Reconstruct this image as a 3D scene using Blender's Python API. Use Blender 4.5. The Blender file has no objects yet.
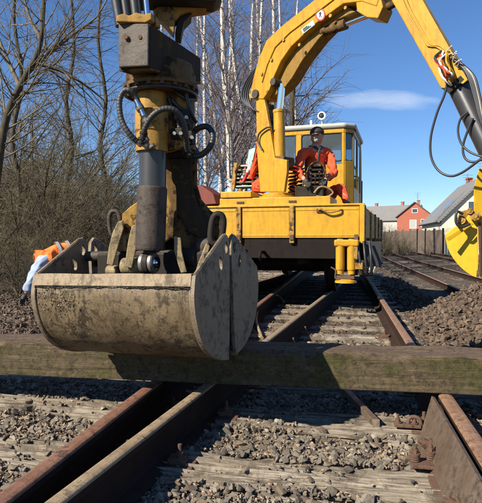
import bpy, bmesh, math, random
import numpy as np
from mathutils import Vector, Matrix, Euler
R = math.radians
PI = math.pi
scene = bpy.context.scene
COL = scene.collection

# ------------------------------------------------------------------ camera, sky, sun, exposure
F = 530.0                       # focal length in photograph pixels
CAM = Vector((0, 0, 0.94))
PITCH = math.atan(11.5 / F)
cd = bpy.data.cameras.new('camera')
cam = bpy.data.objects.new('camera', cd)
COL.objects.link(cam)
cd.sensor_fit = 'HORIZONTAL'; cd.sensor_width = 36; cd.lens = 36 * F / 482
cd.clip_start = 0.05; cd.clip_end = 2000
cam.location = CAM
cam.rotation_euler = (PI / 2 - PITCH, 0, 0)
scene.camera = cam

SUN_EL = R(36)
SUN_AZ = math.atan2(-0.81, -0.59)          # towards the sun, measured from +Y to +X
sd = Vector((math.sin(SUN_AZ) * math.cos(SUN_EL), math.cos(SUN_AZ) * math.cos(SUN_EL), math.sin(SUN_EL)))
sl = bpy.data.lights.new('sun', 'SUN'); sl.energy = 5.0; sl.angle = R(0.53); sl.color = (1.0, 0.93, 0.80)
so = bpy.data.objects.new('sun', sl); COL.objects.link(so)
so.rotation_euler = sd.to_track_quat('Z', 'Y').to_euler(); so.location = (-20, -20, 30)

world = bpy.data.worlds.new('World'); scene.world = world; world.use_nodes = True
wn = world.node_tree.nodes; wl = world.node_tree.links; wn.clear()
wout = wn.new('ShaderNodeOutputWorld'); wbg = wn.new('ShaderNodeBackground'); sky = wn.new('ShaderNodeTexSky')
sky.sky_type = 'NISHITA'; sky.sun_disc = False; sky.sun_elevation = SUN_EL; sky.sun_rotation = SUN_AZ
sky.air_density = 1.0; sky.dust_density = 0.0; sky.ozone_density = 3.0; sky.altitude = 0
wbg.inputs[1].default_value = 0.064
def wmath(op, a, b=None, clamp=False):
    n = wn.new('ShaderNodeMath'); n.operation = op; n.use_clamp = clamp
    for i, v in enumerate((a, b)):
        if v is None: continue
        if isinstance(v, (int, float)): n.inputs[i].default_value = v
        else: wl.new(v, n.inputs[i])
    return n.outputs[0]
tc = wn.new('ShaderNodeTexCoord'); sx = wn.new('ShaderNodeSeparateXYZ'); wl.new(tc.outputs['Generated'], sx.inputs[0])
yy = wmath('MAXIMUM', sx.outputs[1], 0.05)
uu = wmath('DIVIDE', sx.outputs[0], yy); vv = wmath('DIVIDE', sx.outputs[2], yy)
nz = wn.new('ShaderNodeTexNoise'); nz.inputs['Scale'].default_value = 1.0; nz.inputs['Detail'].default_value = 5
cm = wn.new('ShaderNodeCombineXYZ'); wl.new(wmath('MULTIPLY', uu, 14.0), cm.inputs[0]); wl.new(wmath('MULTIPLY', vv, 60.0), cm.inputs[1])
wl.new(cm.outputs[0], nz.inputs['Vector'])
e1 = wmath('POWER', wmath('ABSOLUTE', wmath('DIVIDE', wmath('SUBTRACT', uu, 0.266), 0.125)), 2.0)
e2 = wmath('POWER', wmath('ABSOLUTE', wmath('DIVIDE', wmath('SUBTRACT', vv, 0.262), 0.022)), 2.0)
cl = wmath('SUBTRACT', wmath('ADD', 0.1, wmath('MULTIPLY', nz.outputs[0], 1.5)), wmath('ADD', e1, e2))
cl = wmath('MULTIPLY', wmath('MAXIMUM', cl, 0.0), 0.42, True)
mx = wn.new('ShaderNodeMix'); mx.data_type = 'RGBA'
hs = wn.new('ShaderNodeHueSaturation'); hs.inputs['Saturation'].default_value = 1.06
wb = wn.new('ShaderNodeMix'); wb.data_type = 'RGBA'; wb.blend_type = 'MULTIPLY'; wb.inputs[0].default_value = 1.0; wb.inputs[7].default_value = (.84, .98, 1.20, 1)
wl.new(sky.outputs[0], wb.inputs[6]); wl.new(wb.outputs[2], hs.inputs['Color'])
wl.new(cl, mx.inputs[0]); wl.new(hs.outputs[0], mx.inputs[6]); mx.inputs[7].default_value = (8.5, 8.8, 9.3, 1)
wl.new(mx.outputs[2], wbg.inputs[0]); wl.new(wbg.outputs[0], wout.inputs[0])

scene.view_settings.view_transform = 'Standard'; scene.view_settings.look = 'None'
scene.view_settings.exposure = 0.9; scene.view_settings.gamma = 1
scene.render.resolution_x = 981; scene.render.resolution_y = 1024
scene.render.engine = 'CYCLES'

# ------------------------------------------------------------------ measuring helpers
_f = Vector((0, math.cos(PITCH), -math.sin(PITCH))); _u = Vector((0, math.sin(PITCH), math.cos(PITCH)))
def ray(px, py):
    return _f + Vector(((px - 241) / F, 0, 0)) + _u * ((251.5 - py) / F)
def at(px, py, Y):                       # point of the place seen at a pixel, Y metres ahead
    d = ray(px, py); return CAM + d * (Y / d.y)
def at_z(px, py, z):
    d = ray(px, py); return CAM + d * ((z - CAM.z) / d.z)
TD = Vector((0.1890, 0.9820, 0)); TP = Vector((0.9820, -0.1890, 0)); TO = Vector((-0.2265, 0.1418, 0))
def T(u, v, z=0.0):                      # along and across the through track
    return TO + TD * u + TP * v + Vector((0, 0, z))
def inv_T(x, y):
    dx, dy = x - TO.x, y - TO.y
    return dx * TD.x + dy * TD.y, dx * TP.x + dy * TP.y

# ------------------------------------------------------------------ object helpers
MATW = {}
def tag(o, label=None, cat=None, group=None, kind=None):
    if label: o['label'] = label
    if cat: o['category'] = cat
    if group: o['group'] = group
    if kind: o['kind'] = kind
    return o
def thing(name, label, cat, loc=(0, 0, 0), rotz=0.0, group=None):
    o = bpy.data.objects.new(name, None); COL.objects.link(o); o.empty_display_size = 0.2
    o.location = loc; o.rotation_euler = (0, 0, rotz)
    MATW[o.name] = Matrix.Translation(Vector(loc)) @ Matrix.Rotation(rotz, 4, 'Z')
    return tag(o, label, cat, group)
def wmat(o):
    return MATW.get(o.name, Matrix.Identity(4)) if o else Matrix.Identity(4)
def link_mesh(name, me, mat, parent=None, world=True):
    o = bpy.data.objects.new(name, me); COL.objects.link(o)
    if mat:
        me.materials.clear(); me.materials.append(mat)
    if parent:
        o.parent = parent
        if world: me.transform(wmat(parent).inverted())
        MATW[o.name] = wmat(parent)
    else:
        MATW[o.name] = Matrix.Identity(4)
    return o
def np_mesh(name, V, Fc, smooth=False):
    """V (n,3), Fc (m,k)"""
    me = bpy.data.meshes.new(name)
    V = np.asarray(V, dtype=np.float32); Fc = np.asarray(Fc, dtype=np.int32)
    me.vertices.add(len(V)); me.vertices.foreach_set('co', V.ravel())
    k = Fc.shape[1]; m = len(Fc)
    me.loops.add(m * k); me.loops.foreach_set('vertex_index', Fc.ravel())
    me.polygons.add(m); me.polygons.foreach_set('loop_start', np.arange(m, dtype=np.int32) * k)
    me.polygons.foreach_set('use_smooth', np.full(m, smooth))
    me.update(calc_edges=True); me.validate()
    return me

class MB:
    """collects shapes in one mesh"""
    def __init__(s): s.v = []; s.f = []; s.sm = []
    def add(s, vs, fs, smooth=False):
        b = len(s.v); s.v += [tuple(v) for v in vs]
        for f in fs: s.f.append([b + i for i in f]); s.sm.append(smooth)
        return s
    def box(s, c, size, M=None):
        hx, hy, hz = size[0] / 2, size[1] / 2, size[2] / 2
        vs = [Vector((x, y, z)) for x in (-hx, hx) for y in (-hy, hy) for z in (-hz, hz)]
        if M is not None: vs = [M @ v for v in vs]
        c = Vector(c); vs = [v + c for v in vs]
        return s.add(vs, [(0, 1, 3, 2), (4, 6, 7, 5), (0, 4, 5, 1), (2, 3, 7, 6), (0, 2, 6, 4), (1, 5, 7, 3)])
    def bar(s, p0, p1, w, h, up=(0, 0, 1)):
        p0, p1 = Vector(p0), Vector(p1); d = (p1 - p0); L = d.length; d.normalize()
        side = d.cross(Vector(up)).normalized(); upv = side.cross(d).normalized()
        M = Matrix((side, d, upv)).transposed()
        return s.box((p0 + p1) / 2, (w, L, h), M)
    def cyl(s, p0, p1, r0, r1=None, n=20, caps=True):
        return s.tube([p0, p1], [r0, r0 if r1 is None else r1], n, caps)
    def tube(s, pts, rad, n=10, caps=True, closed=False):
        pts = [Vector(p) for p in pts]
        if isinstance(rad, (int, float)): rad = [rad] * len(pts)
        N = len(pts); rings = []; prev = None
        for i, p in enumerate(pts):
            if closed: t = pts[(i + 1) % N] - pts[i - 1]
            else: t = pts[min(i + 1, N - 1)] - pts[max(i - 1, 0)]
            t.normalize()
            if prev is None:
                a = Vector((0, 0, 1)) if abs(t.z) < 0.9 else Vector((1, 0, 0))
                sdv = t.cross(a).normalized()
            else:
                sdv = (prev - t * prev.dot(t)).normalized()
            prev = sdv; up = t.cross(sdv)
            rings.append([p + (sdv * math.cos(2 * PI * k / n) + up * math.sin(2 * PI * k / n)) * rad[i] for k in range(n)])
        vs = [v for r in rings for v in r]; fs = []
        for i in range(N if closed else N - 1):
            j = (i + 1) % N
            for k in range(n):
                k2 = (k + 1) % n
                fs.append((i * n + k, i * n + k2, j * n + k2, j * n + k))
        s.add(vs, fs, True)
        if caps and not closed:
            s.add(rings[0], [tuple(range(n - 1, -1, -1))]); s.add(rings[-1], [tuple(range(n))])
        return s
    def lathe(s, p, axis, prof, n=28):
        """prof: (distance along the axis, radius)"""
        p = Vector(p); axis = Vector(axis).normalized()
        for (a, r0), (b, r1) in zip(prof[:-1], prof[1:]):
            if abs(a - b) < 1e-6:
                x = axis.cross(Vector((0, 0, 1)) if abs(axis.z) < .9 else Vector((1, 0, 0))).normalized(); y = axis.cross(x)
                q = p + axis * a
                ro = [q + (x * math.cos(2 * PI * k / n) + y * math.sin(2 * PI * k / n)) * r0 for k in range(n)]
                ri = [q + (x * math.cos(2 * PI * k / n) + y * math.sin(2 * PI * k / n)) * r1 for k in range(n)]
                s.add(ro + ri, [(k, (k + 1) % n, n + (k + 1) % n, n + k) for k in range(n)])
            else:
                s.tube([p + axis * a, p + axis * b], [max(r0, 1e-4), max(r1, 1e-4)], n, caps=False)
        return s
    def prism(s, poly, off):
        """poly: list of 3-D points in a plane, off: extrusion vector"""
        poly = [Vector(p) for p in poly]; off = Vector(off); n = len(poly)
        a = [p - off / 2 for p in poly]; b = [p + off / 2 for p in poly]
        fs = [(i, (i + 1) % n, n + (i + 1) % n, n + i) for i in range(n)]
        s.add(a + b, fs + [tuple(range(n - 1, -1, -1)), tuple(range(n, 2 * n))])
        return s
    def ball(s, c, r, n=14, m=9, sc=(1, 1, 1), M=None):
        vs = []; fs = []
        for i in range(m + 1):
            th = PI * i / m
            for k in range(n):
                ph = 2 * PI * k / n
                v = Vector((math.sin(th) * math.cos(ph) * sc[0], math.sin(th) * math.sin(ph) * sc[1], math.cos(th) * sc[2])) * r
                if M is not None: v = M @ v
                vs.append(Vector(c) + v)
        for i in range(m):
            for k in range(n):
                fs.append((i * n + k, (i + 1) * n + k, (i + 1) * n + (k + 1) % n, i * n + (k + 1) % n))
        return s.add(vs, fs, True)
    def mesh(s, name):
        me = bpy.data.meshes.new(name); me.from_pydata(s.v, [], s.f)
        me.polygons.foreach_set('use_smooth', s.sm); me.update()
        bm = bmesh.new(); bm.from_mesh(me); bmesh.ops.recalc_face_normals(bm, faces=bm.faces); bm.to_mesh(me); bm.free()
        return me
    def build(s, name, mat, parent=None, bevel=0, world=True, seg=2):
        o = link_mesh(name, s.mesh(name), mat, parent, world)
        if bevel:
            m = o.modifiers.new('bevel', 'BEVEL'); m.width = bevel; m.segments = seg; m.limit_method = 'ANGLE'; m.angle_limit = R(40)
            m.harden_normals = False
        return o
def smooth_path(pts, per=8):
    pts = [Vector(p) for p in pts]; out = []
    P = [pts[0] * 2 - pts[1]] + pts + [pts[-1] * 2 - pts[-2]]
    for i in range(1, len(P) - 2):
        for k in range(per):
            t = k / per; a, b, c, d = P[i - 1], P[i], P[i + 1], P[i + 2]
            out.append(0.5 * ((2 * b) + (c - a) * t + (2 * a - 5 * b + 4 * c - d) * t * t + (3 * b - a - 3 * c + d) * t ** 3))
    out.append(pts[-1]); return out
def plate(outer, holes, thick, M, name, bevel=0.0):
    """flat plate with real holes: outlines in 2-D, extruded, placed by M"""
    cu = bpy.data.curves.new(name, 'CURVE'); cu.dimensions = '2D'; cu.fill_mode = 'BOTH'; cu.extrude = thick / 2
    cu.bevel_depth = bevel; cu.bevel_resolution = 1
    for loop in [outer] + holes:
        sp = cu.splines.new('POLY'); sp.points.add(len(loop) - 1); sp.use_cyclic_u = True
        for p, q in zip(sp.points, loop): p.co = (q[0], q[1], 0, 1)
    ob = bpy.data.objects.new(name, cu); COL.objects.link(ob)
    dg = bpy.context.evaluated_depsgraph_get(); dg.update()
    me = bpy.data.meshes.new_from_object(ob.evaluated_get(dg)); bpy.data.objects.remove(ob); bpy.data.curves.remove(cu)
    me.transform(M); me.polygons.foreach_set('use_smooth', [False] * len(me.polygons)); me.name = name
    return me
def oval(cx, cy, rx, ry, rot=0, n=18):
    return [(cx + rx * math.cos(t) * math.cos(rot) - ry * math.sin(t) * math.sin(rot),
             cy + rx * math.cos(t) * math.sin(rot) + ry * math.sin(t) * math.cos(rot)) for t in [2 * PI * i / n for i in range(n)]]
def skin(name, pts, edges, rad, mat, parent, sub=2, world=True, crease=0.0, seed=1):
    if crease: sub = 4
    me = bpy.data.meshes.new(name); me.from_pydata([tuple(p) for p in pts], edges, []); me.update()
    ob = bpy.data.objects.new(name, me); COL.objects.link(ob)
    ob.modifiers.new('skin', 'SKIN').use_smooth_shade = True
    for i, r in enumerate(rad):
        me.skin_vertices[0].data[i].radius = (r, r) if isinstance(r, (int, float)) else r
        me.skin_vertices[0].data[i].use_root = (i == 0)
    sm = ob.modifiers.new('sub', 'SUBSURF'); sm.levels = sub; sm.render_levels = sub
    dg = bpy.context.evaluated_depsgraph_get(); dg.update()
    m2 = bpy.data.meshes.new_from_object(ob.evaluated_get(dg)); bpy.data.objects.remove(ob)
    m2.polygons.foreach_set('use_smooth', [True] * len(m2.polygons))
    if crease:
        rc = np.random.RandomState(seed); n = len(m2.vertices); co = np.empty(n * 3, np.float32); m2.vertices.foreach_get('co', co); co = co.reshape(-1, 3)
        no = np.empty(n * 3, np.float32); m2.vertices.foreach_get('normal', no); no = no.reshape(-1, 3); h = np.zeros(n); wp = co + .04 * np.sin(co[:, [1, 2, 0]] * 17)
        for i in range(9):
            k = rc.randn(3); k /= np.linalg.norm(k); f = rc.uniform(14, 46); h += (.4 - np.abs(np.sin(wp @ k * f + rc.rand() * 6))) * (16 / f)
        co = co + no * (h * crease)[:, None]; m2.vertices.foreach_set('co', co.ravel()); m2.update()
    return link_mesh(name, m2, mat, parent, world)

# ------------------------------------------------------------------ materials
class NT:
    def __init__(s, name):
        s.m = bpy.data.materials.new(name); s.m.use_nodes = True; s.t = s.m.node_tree; s.n = s.t.nodes; s.l = s.t.links
        s.b = s.n['Principled BSDF']; s.tc = None
    def coord(s, kind='Object', scale=(1, 1, 1), rot=(0, 0, 0)):
        if not s.tc: s.tc = s.n.new('ShaderNodeTexCoord')
        if kind == 'World':
            g = s.n.new('ShaderNodeNewGeometry'); src = g.outputs['Position']
        else: src = s.tc.outputs[kind]
        mp = s.n.new('ShaderNodeMapping'); mp.inputs['Scale'].default_value = scale; mp.inputs['Rotation'].default_value = rot
        s.l.new(src, mp.inputs[0]); return mp.outputs[0]
    def noise(s, vec, scale, detail=4, rough=0.6, dist=0.0):
        n = s.n.new('ShaderNodeTexNoise'); n.inputs['Scale'].default_value = scale; n.inputs['Detail'].default_value = detail
        n.inputs['Roughness'].default_value = rough; n.inputs['Distortion'].default_value = dist
        s.l.new(vec, n.inputs['Vector']); return n.outputs[0]
    def ramp(s, fac, stops, interp='LINEAR'):
        r = s.n.new('ShaderNodeValToRGB'); r.color_ramp.interpolation = interp
        el = r.color_ramp.elements
        while len(el) < len(stops): el.new(0.5)
        for e, (p, c) in zip(el, stops):
            e.position = p; e.color = (c, c, c, 1) if isinstance(c, (int, float)) else (*c, 1)
        s.l.new(fac, r.inputs[0]); return r.outputs[0]
    def mix(s, fac, a, b, mode='MIX'):
        n = s.n.new('ShaderNodeMix'); n.data_type = 'RGBA'; n.blend_type = mode
        for i, v in ((0, fac), (6, a), (7, b)):
            if isinstance(v, (int, float)): n.inputs[i].default_value = v if i == 0 else (v, v, v, 1)
            elif isinstance(v, tuple): n.inputs[i].default_value = (*v, 1)
            else: s.l.new(v, n.inputs[i])
        return n.outputs[2]
    def math(s, op, a, b=0.0, clamp=False):
        n = s.n.new('ShaderNodeMath'); n.operation = op; n.use_clamp = clamp
        for i, v in ((0, a), (1, b)):
            if isinstance(v, (int, float)): n.inputs[i].default_value = v
            else: s.l.new(v, n.inputs[i])
        return n.outputs[0]
    def bump(s, h, strength=0.3, dist=0.01):
        n = s.n.new('ShaderNodeBump'); n.inputs['Strength'].default_value = strength; n.inputs['Distance'].default_value = dist
        s.l.new(h, n.inputs['Height']); s.l.new(n.outputs[0], s.b.inputs['Normal'])
    def rnd(s):
        return s.n.new('ShaderNodeObjectInfo').outputs['Random']
    def island(s):
        return s.n.new('ShaderNodeNewGeometry').outputs['Random Per Island']
    def set(s, col=None, rough=None, metal=None, spec=None):
        for k, v in (('Base Color', col), ('Roughness', rough), ('Metallic', metal), ('Specular IOR Level', spec)):
            if v is None: continue
            if isinstance(v, (int, float)): s.b.inputs[k].default_value = v
            elif isinstance(v, tuple): s.b.inputs[k].default_value = (*v, 1)
            else: s.l.new(v, s.b.inputs[k])
        return s.m

def worn(name, base, dark, rust, rust_amt=0.35, rough=0.5, metal=0.0, scale=1.0, dirt=0.4, bump=0.15, streak=True):
    """paint or steel with blotches, drips and rust breaking through"""
    t = NT(name); c = t.coord()
    n1 = t.noise(c, 3.2 * scale, 6, .65, .4); n2 = t.noise(c, 17 * scale, 6, .7); n3 = t.noise(t.coord(scale=(9, 9, 1.3)), 2.2 * scale, 5, .6)
    col = t.mix(t.ramp(n1, [(.35, 0), (.7, 1)]), base, tuple(b * .82 for b in base))
    g = t.ramp(t.math('ADD', t.math('MULTIPLY', n3 if streak else n1, .6), t.math('MULTIPLY', n2, .4)), [(.46, 0), (.68, 1)])
    col = t.mix(t.math('MULTIPLY', g, dirt), col, dark)
    k = t.ramp(t.math('ADD', t.math('MULTIPLY', n2, .62), t.math('MULTIPLY', n1, .38)), [(.78 - rust_amt * .55, 0), (.83 - rust_amt * .55, 1)])
    col = t.mix(k, col, t.mix(t.noise(c, 60 * scale, 3), rust, tuple(x * .45 for x in rust)))
    t.bump(t.math('ADD', t.math('MULTIPLY', n2, .6), t.math('MULTIPLY', k, -.5)), bump, .01)
    t.b.inputs['Specular IOR Level'].default_value = (.06 if max(base) < .06 else .15 if max(base) < .16 else .3) if not metal else .5
    t.set(col, t.math('ADD', t.math('MULTIPLY', k, .3), t.math('MULTIPLY', n2, .25 ) if False else rough, True), metal if metal == 0 else t.math('MULTIPLY', t.math('SUBTRACT', 1, k), metal))
    return t.m
def scuffed(name, base, light, dark, rust, streak=.9):
    t = NT(name); c = t.coord(); st = t.noise(t.coord(scale=(26, 26, 1.6)), 1.6, 7, .75, .3); st2 = t.noise(t.coord(scale=(3, 3, 60)), 1.2, 5, .7, .4)
    n = t.noise(c, 5, 8, .72, .6); n2 = t.noise(c, 24, 7, .75); n3 = t.noise(c, 110, 4, .7)
    col = t.mix(t.ramp(n, [(.38, 0), (.62, 1)]), base, light)
    col = t.mix(t.ramp(st, [(.50, 0), (.66, streak)]), col, dark); col = t.mix(t.ramp(st2, [(.60, 0), (.68, streak * .6)]), col, light)
    col = t.mix(t.ramp(t.math('ADD', t.math('MULTIPLY', n2, .6), t.math('MULTIPLY', n, .4)), [(.50, 0), (.58, .9)]), col, dark)
    col = t.mix(t.ramp(n2, [(.60, 0), (.66, .8)]), col, rust); col = t.mix(t.ramp(n3, [(.60, 0), (.70, .7)]), col, tuple(x * .5 for x in dark))
    t.bump(t.math('ADD', t.math('ADD', n2, t.math('MULTIPLY', n3, .4)), t.math('MULTIPLY', st, .5 * streak)), .45, .008)
    t.set(col, t.ramp(n, [(.3, .42), (.7, .8)]), .1); t.b.inputs['Specular IOR Level'].default_value = .35
    return t.m
def flat(name, col, rough=.6, metal=0, var=.12, scale=20, bump=.1):
    t = NT(name); c = t.coord(); n = t.noise(c, scale, 5, .65)
    t.bump(n, bump, .005)
    return t.set(t.mix(n, tuple(x * (1 - var) for x in col), tuple(min(1, x * (1 + var)) for x in col)), rough, metal)

M = {}
M['yellow'] = worn('truck yellow paint', (.56, .29, .016), (.13, .075, .03), (.12, .045, .018), .12, .42, dirt=.5)
M['yellow_crane'] = worn('crane yellow paint', (.52, .265, .016), (.13, .075, .026), (.12, .045, .018), .18, .40, dirt=.55)
M['yellow_new'] = worn('bright yellow bucket paint', (.62, .36, .014), (.30, .19, .03), (.12, .05, .02), .07, .45, dirt=.45, bump=.35)
M['belly'] = worn('greasy shaded yellow underside', (.26, .14, .018), (.07, .045, .02), (.06, .035, .02), .12, .5, dirt=.8)  # crane yellow darkened for shade under the boom, plus grease
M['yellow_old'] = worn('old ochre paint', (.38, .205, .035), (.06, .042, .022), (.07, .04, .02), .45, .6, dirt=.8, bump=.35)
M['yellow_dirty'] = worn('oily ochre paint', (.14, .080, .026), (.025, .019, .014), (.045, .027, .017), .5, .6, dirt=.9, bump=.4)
M['black_oil'] = worn('oily black steel', (.035, .030, .026), (.015, .013, .012), (.06, .035, .02), .35, .5, dirt=.8, bump=.3)
M['steel_grey'] = worn('bare grey steel', (.25, .22, .19), (.10, .08, .06), (.13, .075, .045), .32, .45, .55, dirt=.6, bump=.25)
M['sleeve'] = scuffed('brown grey steel sleeve', (.052, .038, .028), (.080, .060, .044), (.020, .016, .012), (.06, .032, .02), .5)
M['rod_dark'] = worn('dark polished steel', (.07, .066, .062), (.03, .027, .025), (.06, .042, .03), .2, .35, .5, dirt=.4, bump=.05)
M['rod_black'] = worn('black telescopic tube', (.05, .047, .047), (.03, .026, .024), (.09, .06, .04), .15, .35, .3, dirt=.4, bump=.05)
M['chrome'] = flat('chrome rod', (.72, .74, .76), .16, 1.0, .05)
M['block_brown'] = worn('oily brown block', (.050, .036, .024), (.018, .014, .011), (.12, .08, .025), .42, .7, dirt=.8, bump=.35)
M['face_grey'] = scuffed('scuffed grey brown plate', (.062, .047, .033), (.098, .076, .054), (.024, .018, .014), (.05, .030, .018), .15)
M['grab'] = worn('earth smeared grab steel', (.170, .120, .070), (.035, .026, .018), (.095, .052, .028), .42, .55, .15, dirt=.9, bump=.4, streak=False)
M['grab_plate'] = scuffed('scuffed end plate steel', (.17, .128, .085), (.25, .19, .125), (.075, .056, .038), (.12, .068, .036), .15)
M['grab'] = scuffed('earth smeared shell steel', (.115, .080, .043), (.215, .155, .083), (.030, .022, .014), (.10, .05, .022))
M['grab_edge'] = scuffed('dried mud and lit edges', (.22, .16, .095), (.31, .235, .145), (.09, .066, .042), (.13, .075, .04))  # mud tone; also lightens upper plate edges as if lit
M['cream'] = scuffed('dusty ochre lug', (.20, .145, .07), (.33, .25, .13), (.07, .05, .03), (.12, .065, .03), .5)
M['frame_dark'] = worn('dark brown underframe', (.020, .015, .013), (.010, .008, .007), (.045, .026, .017), .3, .7, dirt=.7)
M['red_box'] = worn('faded red paint', (.20, .045, .03), (.07, .03, .02), (.1, .05, .03), .2, .6, dirt=.6)
M['rust_red'] = scuffed('red brown rail rust', (.18, .088, .055), (.26, .135, .085), (.075, .04, .028), (.22, .10, .055), .15)
M['rust_tan'] = scuffed('dusty tan rail top', (.25, .18, .11), (.35, .26, .16), (.11, .075, .048), (.17, .10, .058), .15)
M['rust_orange'] = scuffed('orange brown rail rust', (.21, .115, .07), (.31, .18, .11), (.09, .052, .034), (.25, .12, .06), .15)
M['rail_web'] = worn('dark rusty rail sides with shade', (.040, .025, .019), (.02, .014, .011), (.055, .028, .018), .3, .8, dirt=.6, scale=2, bump=.3, streak=False)  # dark brown rust, deepened further to imitate shade on the sides
M['rust_far'] = worn('far rail rust', (.24, .13, .09), (.12, .08, .06), (.14, .08, .05), .3, .6, dirt=.5)
M['rust_dark'] = scuffed('dark plate rust', (.105, .072, .050), (.16, .115, .082), (.042, .03, .022), (.12, .058, .03), .3)
M['iron'] = worn('rusty iron fittings', (.13, .075, .052), (.055, .036, .027), (.10, .045, .03), .4, .75, dirt=.6, bump=.4, scale=4)
M['rubber'] = flat('black rubber', (.022, .022, .023), .45, 0, .3, 40)
M['rubber_grey'] = flat('dusty rubber hose', (.038, .036, .034), .55, 0, .4, 30)
M['brass'] = flat('hose fittings', (.42, .38, .30), .4, .8, .25, 60)
M['glass'] = NT('cab glass').set((.55, .66, .70), .03, 0, .5); M['glass'].node_tree.nodes['Principled BSDF'].inputs['Transmission Weight'].default_value = .92
M['pane'] = NT('house pane').set((.05, .065, .085), .06, 0, .8)
M['white'] = flat('off white roof paint', (.36, .355, .31), .5, 0, .18, 9)
M['white_plain'] = flat('white paint', (.62, .62, .59), .55, 0, .08)
M['red_plain'] = flat('red paint', (.55, .035, .03), .5, 0, .15)
M['teal'] = flat('pale teal plastic', (.32, .50, .45), .5, 0, .15)
M['interior'] = flat('dark cab interior', (.03, .03, .032), .7)
M['skin'] = flat('skin', (.44, .235, .155), .55, 0, .1, 30)
M['hair'] = flat('dark hair', (.03, .022, .018), .7, 0, .4, 90, .4)
M['mask'] = flat('pale dust mask', (.30, .32, .335), .8, 0, .06)
M['glove'] = flat('dark work glove', (.05, .045, .04), .8, 0, .3)
M['sleeve_blue'] = flat('pale blue shirt', (.27, .33, .46), .85, 0, .12, 12, .4)
M['dark_cloth'] = flat('dark work trousers', (.03, .03, .034), .9, 0, .25, 15, .4)
M['reflective'] = flat('grey reflective tape', (.27, .275, .275), .45, .2, .1)
def cloth(name, col):
    t = NT(name); c = t.coord(); n = t.noise(c, 7, 5, .6, .8); n2 = t.noise(c, 60, 3)
    t.bump(t.math('ADD', n, t.math('MULTIPLY', n2, .15)), .7, .035)
    return t.set(t.mix(t.ramp(n, [(.3, 0), (.7, 1)]), tuple(x * .78 for x in col), col), .8)
M['orange'] = cloth('fluorescent orange cloth', (.78, .085, .02))
M['orange_lt'] = cloth('orange safety vest', (.95, .20, .03))

def wood(name, light, mid, dark, moss=None, axis=0, gscale=1.0, bump=.5):
    t = NT(name); sc = [22, 22, 22]; sc[axis] = 1.3
    c = t.coord(scale=tuple(x * gscale for x in sc)); c0 = t.coord()
    g = t.noise(c, 1.6, 9, .75, .5); g2 = t.noise(c, 5.0, 6, .75); b = t.noise(c0, 5, 6, .65)
    sc3 = [170, 170, 170]; sc3[axis] = 9; fine_ = t.noise(t.coord(scale=tuple(sc3)), 1.0, 5, .7); speck = t.noise(c0, 95, 4, .75)
    rnd = t.rnd()
    col = t.mix(t.ramp(g, [(.32, 0), (.5, .55), (.68, 1)]), dark, light)
    col = t.mix(t.ramp(b, [(.4, 0), (.68, .75)]), col, mid)
    col = t.mix(t.ramp(g2, [(.58, 0), (.64, .85)]), col, tuple(x * .35 for x in dark))
    col = t.mix(t.math('MULTIPLY', rnd, .3), col, mid)
    col = t.mix(t.ramp(fine_, [(.36, .35 if moss else .75), (.52, 0)]), col, dark); col = t.mix(t.ramp(speck, [(.60, 0), (.70, .6)]), col, tuple(x * .4 for x in dark))
    if name.startswith('weathered'):
        col = t.mix(t.ramp(t.noise(c0, 7, 7, .75, .5), [(.50, 0), (.60, .85)]), col, (.085, .065, .047))
    if moss:
        n = t.noise(c0, 11, 8, .75); n4 = t.noise(t.coord(scale=(1, 1, 1)), 3.0, 5, .6)
        geo = t.n.new('ShaderNodeNewGeometry'); sp = t.n.new('ShaderNodeSeparateXYZ'); t.l.new(geo.outputs['Normal'], sp.inputs[0])
        side = t.ramp(t.math('ABSOLUTE', sp.outputs[2]), [(.35, 1), (.8, .0)])
        mk = t.math('MULTIPLY', t.ramp(t.math('ADD', t.math('MULTIPLY', n, .55), t.math('MULTIPLY', n4, .45)), [(.40, 0), (.56, .9)]), side)
        col = t.mix(mk, col, t.mix(t.ramp(t.noise(c0, 45, 4), [(.4, 0), (.65, 1)]), moss, tuple(x * 1.8 for x in moss)))
        col = t.mix(t.math('MULTIPLY', t.ramp(t.noise(c0, 24, 6, .8), [(.60, 0), (.68, 1)]), side), col, (.16, .14, .045))
    if moss: col = t.mix(t.ramp(t.noise(c0, 34, 6, .8), [(.50, 0), (.62, .8)]), col, tuple(x * .6 for x in dark)); col = t.mix(t.ramp(t.noise(c0, 15, 7, .8), [(.55, 0), (.68, .7)]), col, light)
    t.bump(t.math('ADD', t.math('ADD', g, t.math('MULTIPLY', g2, .6)), t.math('MULTIPLY', t.math('ADD', fine_, t.noise(c0, 70, 5, .8)), .5 if moss else .25)), bump, .012)
    return t.set(col, .9, 0, .2)
M['sleeper'] = wood('weathered grey sleeper wood', (.54, .46, .35), (.19, .15, .108), (.06, .045, .032), bump=.7)
M['timber'] = wood('oiled mossy timber', (.215, .145, .095), (.135, .093, .062), (.06, .044, .032), moss=(.048, .045, .014), gscale=.8, bump=.8)
M['plank'] = wood('brown fence planks', (.21, .155, .12), (.15, .115, .09), (.09, .07, .055), axis=2, bump=.3)

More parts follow.
